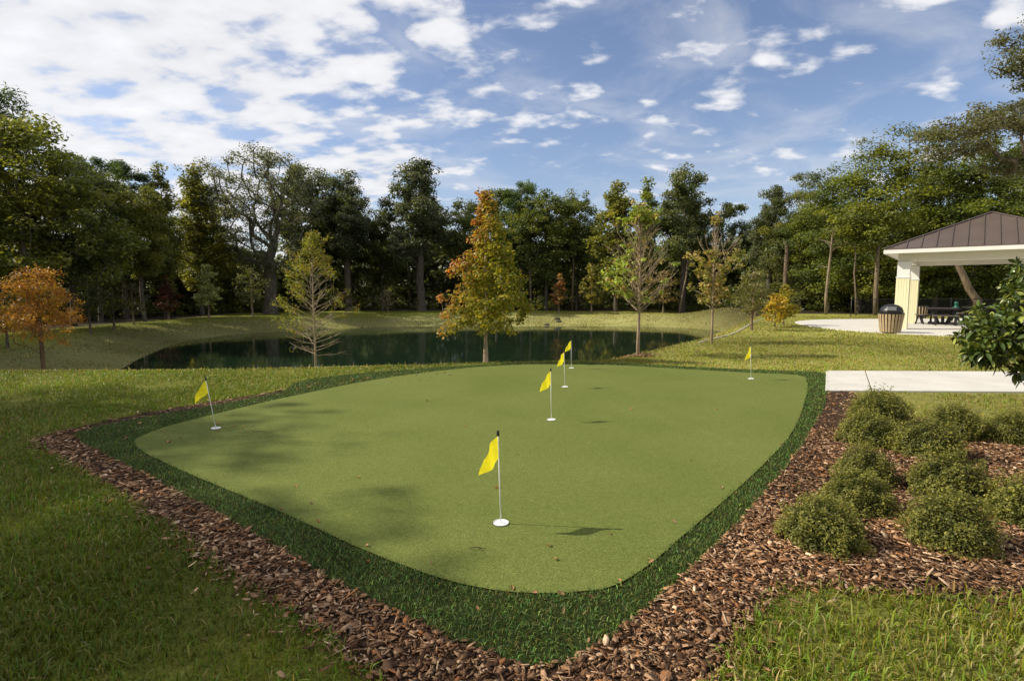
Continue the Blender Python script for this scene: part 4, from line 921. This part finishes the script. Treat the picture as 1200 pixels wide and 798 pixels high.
small(918, 382, 331, 15, [(.20, .18, .025), (.25, .2, .02), (.17, .15, .02)], 'right and taller of the two small yellow cypresses', 'cypress_tree', 'cone', 28, 70, seed=4, crown_from=.2)
small(655, 367, 319, 11, [(.24, .115, .05), (.20, .12, .04), (.17, .13, .04)], 'reddish-brown cone shaped young tree on the far bank', 'young_tree', 'cone', 34, 60, seed=5, crown_from=.22)
small(693, 367, 308, 14, [(.20, .165, .03), (.15, .14, .03), (.12, .12, .025)], 'yellowish cone shaped young tree on the far bank', 'young_tree', 'cone', 34, 60, seed=6, crown_from=.2)
small(777, 367, 318, 17, BR, 'brownish young tree on the far bank behind the bare oak', 'young_tree', 'round', 28, 60, seed=7)
small(245, 373, 307, 16, [(.25, .27, .11), (.29, .30, .13), (.2, .22, .08)], 'pale green pointed young tree on the left bank', 'young_tree', 'cone', 34, 70, seed=8, crown_from=.22)
small(296, 371, 308, 17, [(.10, .11, .035), (.08, .09, .03)], 'mid green young tree in front of the fan-shaped oak trunk', 'young_tree', 'round', 26, 60, seed=9)
small(198, 374, 320, 16, [(.11, .035, .022), (.09, .035, .022), (.07, .045, .02)], 'dark red young tree in shade on the left bank', 'young_tree', 'cone', 30, 60, seed=10, crown_from=.2)
small(106, 391, 322, 18, [(.055, .06, .02), (.045, .05, .02)], 'dark thin-stemmed young tree right of the orange cypress', 'young_tree', 'round', 22, 60, seed=11, bt=(1, .9, .8))
small(134, 387, 318, 18, [(.09, .085, .02), (.07, .075, .02)], 'yellowish shaded young tree on the left bank', 'young_tree', 'round', 22, 60, seed=12, bt=(1, .9, .8))
small(157, 381, 330, 13, [(.07, .065, .035), (.06, .055, .03)], 'small greyish bare-looking sapling on the left bank', 'young_tree', 'round', 9, 60, seed=13)
small(9, 408, 330, 18, [(.12, .105, .02), (.09, .085, .02)], 'small green-gold young tree behind the orange cypress at the frame edge', 'young_tree', 'round', 24, 60, seed=14, bt=(1, .9, .8))
small(406, 368, 338, 11, [(.07, .05, .028), (.06, .05, .028)], 'small brown thin sapling on the bank right of the yellow-green cypress', 'young_tree', 'round', 10, 46, seed=15)
small(455, 367, 340, 9, [(.06, .055, .03)], 'tiny grey sapling on the far bank left of the red maple', 'young_tree', 'round', 8, 40, seed=16)
# mulch ring under the bare oak
r_ = rng; c_ = at(750, 13.6)
mr_ = np.array([(c_[0] + .36 * math.cos(a), c_[1] + .36 * math.sin(a)) for a in np.linspace(0, 6.28, 24)[:-1]])
tag(sheet('mulch_ring', mr_, 0.012, S_SOIL, 0.1), 'ring of bark mulch around the bare oak')
q = np.c_[rng.normal(0, .2, 900), rng.normal(0, .2, 900)] + c_[:2]; chips('ring_mulch', q, 1.2, 'bark chips around the foot of the bare oak', .05)

# stones at the waterline of the far bank
M_STONE = m_plain('dark_stone', (.06, .055, .05), .9, .2, .3, 6, bmp=.5)
def stone(px, py, s, lab, seed):
    r = np.random.default_rng(seed); loc = at_base(px, py); b = MB(); k = 10; prof = [(.02, -.3), (.75, -.25), (1, .1), (.8, .45), (.4, .7), (.03, .78)]
    th = np.arange(k) * 2 * math.pi / k; V = []
    for rr, z in prof:
        for t_ in th: V.append((rr * math.cos(t_) * s * r.uniform(.8, 1.2) * 1.3, rr * math.sin(t_) * s * r.uniform(.8, 1.2), z * s * r.uniform(.85, 1.15)))
    n = len(prof); b.add(V, quads=[(i * k + j, i * k + (j + 1) % k, (i + 1) * k + (j + 1) % k, (i + 1) * k + j) for i in range(n - 1) for j in range(k)], polys=[[(n - 1) * k + j for j in range(k)]])
    o = b.build('stone', M_STONE); o.location = tuple(loc); tag(o, lab, 'stone', 'stones on the far bank')
stone(653, 374.5, .3, 'upper dark stone on the far bank below the reddish young tree', 1)
stone(655, 377.5, .26, 'dark stone just under the upper one on the far bank', 2)
stone(641, 381.2, .24, 'flat dark stone at the waterline of the far bank', 3)

# ------------------------------------------------------------------ shrubs
def box_mesh(seed):
    r = np.random.default_rng(seed); n = 13000
    d = unit(r.normal(0, 1, (n, 3))); d[:, 2] = np.abs(d[:, 2]) * 1.0 - .12
    lump = 1 + .12 * (np.sin(d[:, 0] * 7 + seed) * np.cos(d[:, 1] * 6 + seed * 2)) + .08 * np.sin(d[:, 2] * 11 + d[:, 0] * 9 + seed) + .06 * np.sin(d[:, 1] * 17 + d[:, 0] * 13)
    rr = lump * (r.random(n) ** .28) + np.where(r.random(n) < .06, r.uniform(0, .16, n), 0)
    C = d * rr[:, None] * np.array([.31, .31, .40]); C[:, 2] += .05
    for k in range(26):
        j = slice(k * 9, k * 9 + 9); e = unit(r.normal(0, 1, 3)); e[2] = abs(e[2]) * .9 + .1; f = np.linspace(.82, r.uniform(1.05, 1.25), 9)[:, None]
        C[j] = e * f * np.array([.31, .31, .40]) + r.normal(0, .008, (9, 3)) + (0, 0, .05); rr[j] = 1.0
    V, Fq = leaf_cards(C, .0215, r, .6, .4, out=d * .8)
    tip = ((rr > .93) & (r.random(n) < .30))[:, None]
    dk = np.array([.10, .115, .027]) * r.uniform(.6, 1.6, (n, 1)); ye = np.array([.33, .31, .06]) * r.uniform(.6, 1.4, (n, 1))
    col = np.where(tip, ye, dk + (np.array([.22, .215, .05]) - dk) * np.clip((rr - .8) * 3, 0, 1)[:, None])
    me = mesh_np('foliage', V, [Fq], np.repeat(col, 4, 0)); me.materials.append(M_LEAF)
    b = MB()
    for k in range(26):
        az = r.uniform(0, 6.28); q = r.uniform(.1, .26); z = r.uniform(.15, .36)
        b.tube([(0, 0, -.03), (q * .4 * math.cos(az), q * .4 * math.sin(az), z * .5), (q * math.cos(az), q * math.sin(az), z)], [.006, .004, .002], 4, caps=False)
    mt = bpy.data.meshes.new('stems'); mt.from_pydata(np.concatenate(b.V).tolist(), [], b.Fq); mt.materials.append(M_BARK)
    return me, mt
bx = [box_mesh(700 + k) for k in range(4)]
BX = [(963, 640, 112, 'front left boxwood bush at the corner of the mulch bed'), (1004, 601, 88, 'small boxwood bush right behind the front left one'), (1013, 568, 76, 'third boxwood from the front in the left row'), (1018, 524, 72, 'fourth boxwood from the front in the left row'), (1029, 502, 72, 'rearmost boxwood of the left row beside the grass strip'),
      (1113, 642, 112, 'front boxwood of the middle row'), (1113, 588, 102, 'second boxwood of the middle row just behind the front one'), (1088, 538, 84, 'third boxwood of the middle row, nearest to the left row'), (1117, 516, 72, 'rearmost boxwood of the middle row'), (1188, 522, 66, 'rear boxwood at the right frame edge'), (1204, 616, 96, 'front boxwood cut by the right frame edge')]
for i, (a, b_, w, lab) in enumerate(BX):
    p = P(a, b_ - 4, 0.0); s_ = w / F_PX * p[1] / .69
    o = empty('boxwood_bush', (p[0], p[1], 0.012), i * 1.37); o.scale = (s_ * rng.uniform(.9, 1.1), s_ * rng.uniform(.9, 1.1), s_ * rng.uniform(.84, 1.02))
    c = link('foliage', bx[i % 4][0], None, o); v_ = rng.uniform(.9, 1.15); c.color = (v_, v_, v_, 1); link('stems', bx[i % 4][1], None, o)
    tag(o, lab, 'bush', 'clipped boxwood bushes in the mulch bed')

def viburnum():
    r = np.random.default_rng(801); base = np.array([4.95, 4.75, 0.0]); o = empty('evergreen_shrub', base)
    C = []
    for lx, ly, lz, a, b_, n in [(-.35, -.1, 1.32, .55, .42, 120), (-.80, -.2, 1.18, .36, .27, 70), (-.10, 0, 1.70, .5, .35, 90), (.3, 0, 1.5, .6, .6, 60), (-.26, -.25, .98, .46, .3, 90), (-.05, -.25, .68, .32, .30, 50), (.5, .1, 1.0, .5, .5, 40), (-1.02, -.25, 1.12, .18, .14, 22)]:
        q = unit(r.normal(0, 1, (n, 3))) * (r.random((n, 1)) ** .4); C.append(q * (a, a * .9, b_) + (lx, ly, lz))
    C = np.concatenate(C)
    s, ra = grow(r, [np.array(p) for p in ((0, 0, -.1), (0, 0, .15), (-.02, 0, .3), (-.02, 0, .5))], C, .1, 4, zpen=1.0, rtip=.0035, trunk_r=.04, minr=.0035)
    st = link('stems', skel_mesh('stems', s, ra, 6), None, o)
    per = 21; ci = np.repeat(np.arange(len(C)), per); N = len(ci); d = unit(r.normal(0, 1, (N, 3)) + np.array([0, 0, .5])); base_ = C[ci] + d * r.uniform(.0, .03, (N, 1))
    l = r.uniform(.05, .085, N)[:, None]; w = l * .44; side = unit(np.cross(d, r.normal(0, .4, (N, 3)) + np.array([0, 0, 1.]))); nr = np.cross(side, d)
    rows = [(0, .06), (.22, .75), (.5, 1.0), (.78, .66), (1.0, .04)]; V = []
    for t, k in rows:
        c = base_ + d * l * t - nr * l * (.0) + np.array([0, 0, -1.]) * l * .22 * t * t
        V += [c - side * w * .5 * k + nr * l * .09 * k, c, c + side * w * .5 * k + nr * l * .09 * k]
    V = np.stack(V, 1).reshape(-1, 3); b = np.arange(N)[:, None] * 15
    Fq = [b + np.array([3 * i + j, 3 * i + j + 1, 3 * i + j + 4, 3 * i + j + 3]) for i in range(4) for j in (0, 1)]
    newg = (r.random(N) < .32)[:, None]
    col = np.where(newg, np.array([.24, .27, .05]), np.array([.07, .105, .022])) * r.uniform(.65, 1.4, (N, 1))
    link('foliage', mesh_np('foliage', V, Fq, np.repeat(col, 15, 0)), M_GLOSS, o, smooth=True)
    tag(o, 'glossy large-leaved evergreen shrub reaching in from the right frame edge over the footpath', 'shrub')
viburnum()
# ------------------------------------------------------------------ picnic shelter
M_WHITE = m_plain('white_paint', (.74, .73, .70), .55, .35, .04, 3)
M_CREAM = m_plain('ceiling_board', (.70, .67, .60), .6, .3, .05, 3)
def m_siding():
    m, t, out = mat('yellow_siding'); tc = t.add('ShaderNodeTexCoord'); sx = t.add('ShaderNodeSeparateXYZ'); t.link(tc.outputs['Object'], sx.inputs[0])
    n = t.noise(tc.outputs['Object'], 4, 4, .6)
    p = t.add('ShaderNodeBsdfPrincipled', i_Roughness=.6); t.link(t.ramp(n, [(.3, (.75, .70, .46)), (.7, (.80, .75, .50))]), p.inputs['Base Color'])
    t.link(p.outputs[0], out.inputs[0]); return m
M_YSID = m_siding()
def m_roof():
    m, t, out = mat('brown_metal_roof'); tc = t.add('ShaderNodeTexCoord'); n = t.noise(tc.outputs['Object'], 1.6, 5, .6)
    p = t.add('ShaderNodeBsdfPrincipled', i_Roughness=.42, i_Metallic=.15); p.inputs['Specular IOR Level'].default_value = .5
    t.link(t.ramp(n, [(.3, (.105, .078, .066)), (.7, (.13, .098, .083))]), p.inputs['Base Color']); t.link(p.outputs[0], out.inputs[0]); return m
M_ROOF = m_roof()
def shelter():
    S = 6.6; hs = S / 2; cs = 5.3 / 2; ez = 3.27; pz = 4.80; th = math.atan2(-.64, .77)
    fx = np.array([.77, -.64]) / math.hypot(.77, .64); dy = np.array([-fx[1], fx[0]])
    c0 = np.array([16.12, 22.62]); cen = c0 + cs * fx + cs * dy
    o = empty('picnic_shelter', (cen[0], cen[1], PZ), th)
    # roof: four folded-metal slopes, standing seams and hip caps
    b = MB(); pk = np.array([0, 0, pz]); co = [np.array([sx * hs, sy * hs, ez]) for sx, sy in ((-1, -1), (1, -1), (1, 1), (-1, 1))]
    dn = np.array([0, 0, -.05])
    for i in range(4):
        a, c = co[i], co[(i + 1) % 4]; b.add([a, c, pk], tris=[(0, 1, 2)]); b.add([a, c, c + dn, a + dn], quads=[(3, 2, 1, 0)])
    b.build('roof', M_ROOF, o)
    rf = o.children[-1]
    b = MB()
    for i in range(4):
        a, c = co[i], co[(i + 1) % 4]; e = (c - a) / S; mid = (a + c) / 2; up = pk - mid; ul = np.linalg.norm(up); up = up / ul; nrm = np.cross(e, up)
        n = 14
        for k in range(n):
            s_ = -hs + .25 + k * (S - .5) / (n - 1)
            q = mid + e * s_; L_ = ul * (1 - abs(s_) / hs)
            if L_ < .12: continue
            b.beam(q + nrm * .018, q + up * (L_ - .03) + nrm * .018, .028, .036, up=nrm)
        b.beam(a + np.array([0, 0, .02]), pk + np.array([0, 0, .025]), .11, .035)
    s_ = b.build('roof_seam', M_ROOF, rf); s_['label'] = 'dark standing seams and hip caps of the brown roof'
    # fascia, gutter lip, soffit
    b = MB(); fh = .15
    for i in range(4):
        a, c = co[i], co[(i + 1) % 4]; e = (c - a) / S; nrm = np.array([e[1], -e[0], 0])
        b.beam(a + nrm * .012 - np.array([0, 0, .05 + fh / 2]) - e * .024, c + nrm * .012 - np.array([0, 0, .05 + fh / 2]), .022, fh)
    b.build('fascia', M_WHITE, o)
    b = MB(); z = ez - .05 - fh + .03
    b.add([(-hs + .004, -hs + .004, z), (hs - .004, -hs + .004, z), (hs - .004, hs - .004, z), (-hs + .004, hs - .004, z)], quads=[(0, 3, 2, 1)]); b.build('soffit', M_CREAM, o)
    bb = 2.80 - PZ; bt_ = z - .004
    b = MB()
    for sy in (-1, 1): b.box((0, sy * cs, (bb + bt_) / 2), (2 * cs + .42, .30, bt_ - bb))
    for sx in (-1, 1): b.box((sx * cs, 0, (bb + bt_) / 2 + .003), (.30, 2 * cs - .304, bt_ - bb - .006))
    b.build('beam', M_CREAM, o, bevel=.008)
    w = .46
    for sx, sy in ((-1, -1), (1, -1), (1, 1), (-1, 1)):
        b = MB(); b.box((sx * cs, sy * cs, (bb + 2.13 - PZ) / 2 - .004), (w - .03, w - .03, bb - (2.13 - PZ) - .006)); b.box((sx * cs, sy * cs, 2.15 - PZ), (w + .03, w + .03, .05))
        col = b.build('column', M_WHITE, o, bevel=.006)
        b = MB(); b.box((sx * cs, sy * cs, (2.12 - PZ) / 2), (w - .03, w - .03, 2.12 - PZ))
        for a in range(4):                  # lap boards with corner trims
            nx_, ny_ = ((1, 0), (0, 1), (-1, 0), (0, -1))[a]
            for k in range(5):
                t_ = (k - 2) * .088
                b.box((sx * cs + nx_ * (w / 2 - .012) + ny_ * t_, sy * cs + ny_ * (w / 2 - .012) + nx_ * t_, (2.12 - PZ) / 2), ((.02, .078, 2.118 - PZ) if nx_ else (.078, .02, 2.118 - PZ)))
        b.build('cladding', M_YSID, col, bevel=.004)
    b = MB(); b.lathe([(.03, bb - .002), (.13, bb - .01), (.14, bb - .05), (.10, bb - .085), (.02, bb - .10)], 16, (.35 * cs, -cs * .55, z - bb)); b.build('ceiling_light', M_WHITE, o, smooth=True)
    tag(o, 'open picnic shelter with brown standing-seam roof, white fascia and yellow clad columns', 'shelter')
shelter()

# litter bins with timber slats and a black dome
M_TIM = m_plain('weathered_timber', (.40, .30, .19), .75, .2, .22, 9, bmp=.2); M_BROWN = m_plain('dark_brown_slot', (.035, .022, .016), .8, .2, .2)
def make_bin(base_col_n=22, dome=True):
    o = empty('litter_bin')
    b = MB(); b.lathe([(.30, .03), (.385, .70)], 28); b.build('liner', M_BROWN, o)
    b = MB(); n = base_col_n
    for k in range(n):
        a = 2 * math.pi * k / n; r0, r1 = .325, .41
        p0 = np.array([r0 * math.cos(a), r0 * math.sin(a), .02]); p1 = np.array([r1 * math.cos(a), r1 * math.sin(a), .71])
        b.beam(p0, p1, .075, .024, up=(math.cos(a), math.sin(a), 0))
    b.build('slats', M_TIM, o, bevel=.003)
    b = MB(); b.lathe([(.39, .70), (.425, .70), (.43, .735), (.39, .745)], 28); b.build('rim', M_BLK, o, smooth=False)
    if dome:
        b = MB(); b.lathe([(.385, .742), (.385, .78), (.37, .86), (.32, .95), (.23, 1.02), (.12, 1.06), (.01, 1.07)], 28); d = b.build('dome_lid', M_BLK, o, smooth=True)
        b = MB(); b.box((-.20, -.30, .90), (.30, .05, .16), rz=R(-33), M=Matrix.Rotation(R(-25), 3, 'X')); b.build('flap', m_plain('grey_flap', (.12, .12, .125), .35, .5), d, bevel=.01)
    return o
p = P(1043, 389.5, PZ); o = make_bin(); o.location = tuple(p); tag(o, 'round litter bin with light timber slats and black dome lid at the patio edge', 'litter bin')
p = PD(1080, 366, 31.5); o = make_bin(12, False); o.location = (p[0], p[1], Hs(p[0], p[1])); o.scale = (.7, .7, 1.05); tag(o, 'slatted brown litter bin without lid far behind the shelter columns', 'litter bin')

# square picnic tables with four attached benches
M_RPL = m_plain('recycled_plank', (.115, .095, .08), .6, .3, .2, 14); M_BLKF = m_plain('black_frame', (.016, .015, .016), .5, .4, .2)
def make_table():
    o = empty('picnic_table'); b = MB()
    for k in range(8): b.box(((k - 3.5) * .148, 0, .745), (.138, 1.17, .045))
    b.build('tabletop', M_RPL, o, bevel=.005)
    b = MB()
    for s_ in (-1, 1): b.box((0, s_ * .45, .695), (1.12, .09, .055)); b.box((s_ * .589, 0, .742), (.022, 1.20, .07)); b.box((0, s_ * .612, .742), (1.2, .022, .07))
    for a in range(4):
        c, s_ = math.cos(a * math.pi / 2 + math.pi / 4), math.sin(a * math.pi / 2 + math.pi / 4)
        b.beam((c * .2, s_ * .2, .02), (c * .62, s_ * .62, .70), .07, .09); b.beam((c * .05, s_ * .05, .06), (c * .68, s_ * .68, .06), .07, .09)
    b.box((0, 0, .36), (.12, .12, .70))
    b.build('table_frame', M_BLKF, o, bevel=.004)
    for a in range(4):
        ca, sa = math.cos(a * math.pi / 2), math.sin(a * math.pi / 2); rz = a * math.pi / 2
        b = MB()
        for k in (-1, 1): b.box(((.90 + k * .072) * ca, (.90 + k * .072) * sa, .44), (.134, .98, .045), rz=rz)
        be = b.build('bench', M_RPL, o, bevel=.005)
        for k in (-1, 1):
            b = MB(); ox, oy = -sa * k * .36, ca * k * .36
            for q in (.80, 1.0): b.beam((q * ca + ox + (q - .9) * ca * .6, q * sa + oy + (q - .9) * sa * .6, .01), (.9 * ca + (q - .9) * .5 * ca + ox, .9 * sa + (q - .9) * .5 * sa + oy, .40), .06, .06)
            b.beam((.55 * ca + ox, .55 * sa + oy, .385), (1.02 * ca + ox, 1.02 * sa + oy, .385), .06, .055)
            b.build('bench_leg', M_BLKF, be)
    return o
t0 = make_table(); t0.location = (20.2, 25.6, PZ); t0.rotation_euler.z = R(-32); tag(t0, 'black-framed square picnic table with four benches, fully visible under the shelter', 'picnic table', 'picnic tables under the shelter')
t1 = copy_tree(t0); t1.location = (23.5, 27.4, PZ); t1.rotation_euler.z = R(-24); tag(t1, 'picnic table mostly hidden behind the glossy shrub', 'picnic table')

# green pump post behind the tables
b = MB(); b.lathe([(.16, 0), (.16, .05), (.10, .07), (.10, .55), (.13, .57), (.13, .66), (.09, .72), (.09, .86), (.12, .88), (.10, .96), (.02, 1.0)], 16)
for s_ in (-1, 1): b.tube([(s_ * .08, 0, .62), (s_ * .2, 0, .62)], [.05, .055], 10)
M_GRN = m_plain('green_enamel', (.012, .10, .075), .45, .4, .1)
hy = b.build('hydrant', M_GRN, smooth=True); p = PD(1120, 366, 33.0); hy.location = (p[0], p[1], Hs(p[0], p[1])); tag(hy, 'small dark green hydrant post beyond the picnic tables', 'hydrant')

# black chain-link fence along the wood, right
def fence():
    A = np.array([21.9, 35.3]); B = np.array([46.0, 33.4]); hgt = 1.15; n = 9; o = empty('chain_link_fence', (A[0], A[1], Hs(*A)))
    base = lambda t: np.array([*(A + (B - A) * t), Hs(*(A + (B - A) * t))]) - np.array([A[0], A[1], Hs(*A)])
    for k in range(n):
        p = base(k / (n - 1)); b = MB(); b.tube([p + (0, 0, -.1), p + (0, 0, hgt + .06)], [.03, .03], 8); b.build('post', M_BLKF, o, smooth=True)
    b = MB()
    for k in range(n - 1): b.tube([base(k / (n - 1)) + (0, 0, hgt), base((k + 1) / (n - 1)) + (0, 0, hgt)], [.02, .02], 6)
    b.build('rail', M_BLKF, o)
    L_ = np.linalg.norm(B - A); V = []; Q = []
    for sgn in (1, -1):
        for q in np.arange(-hgt, L_ + hgt, .085):
            t0_, t1_ = (q, q + hgt) if sgn > 0 else (q + hgt, q)
            if min(t0_, t1_) < 0 or max(t0_, t1_) > L_: continue
            p0 = base(t0_ / L_) + (0, 0, .03); p1 = base(t1_ / L_) + (0, 0, hgt - .01); d = np.array([.006, 0, .0]); i = len(V); V += [p0 - d, p0 + d, p1 + d, p1 - d]; Q.append((i, i + 1, i + 2, i + 3))
    link('mesh', mesh_np('mesh', np.array(V), [np.array(Q)]), M_BLKF, o)
    tag(o, 'low black chain-link fence at the wood edge behind the shelter', 'fence')
fence()
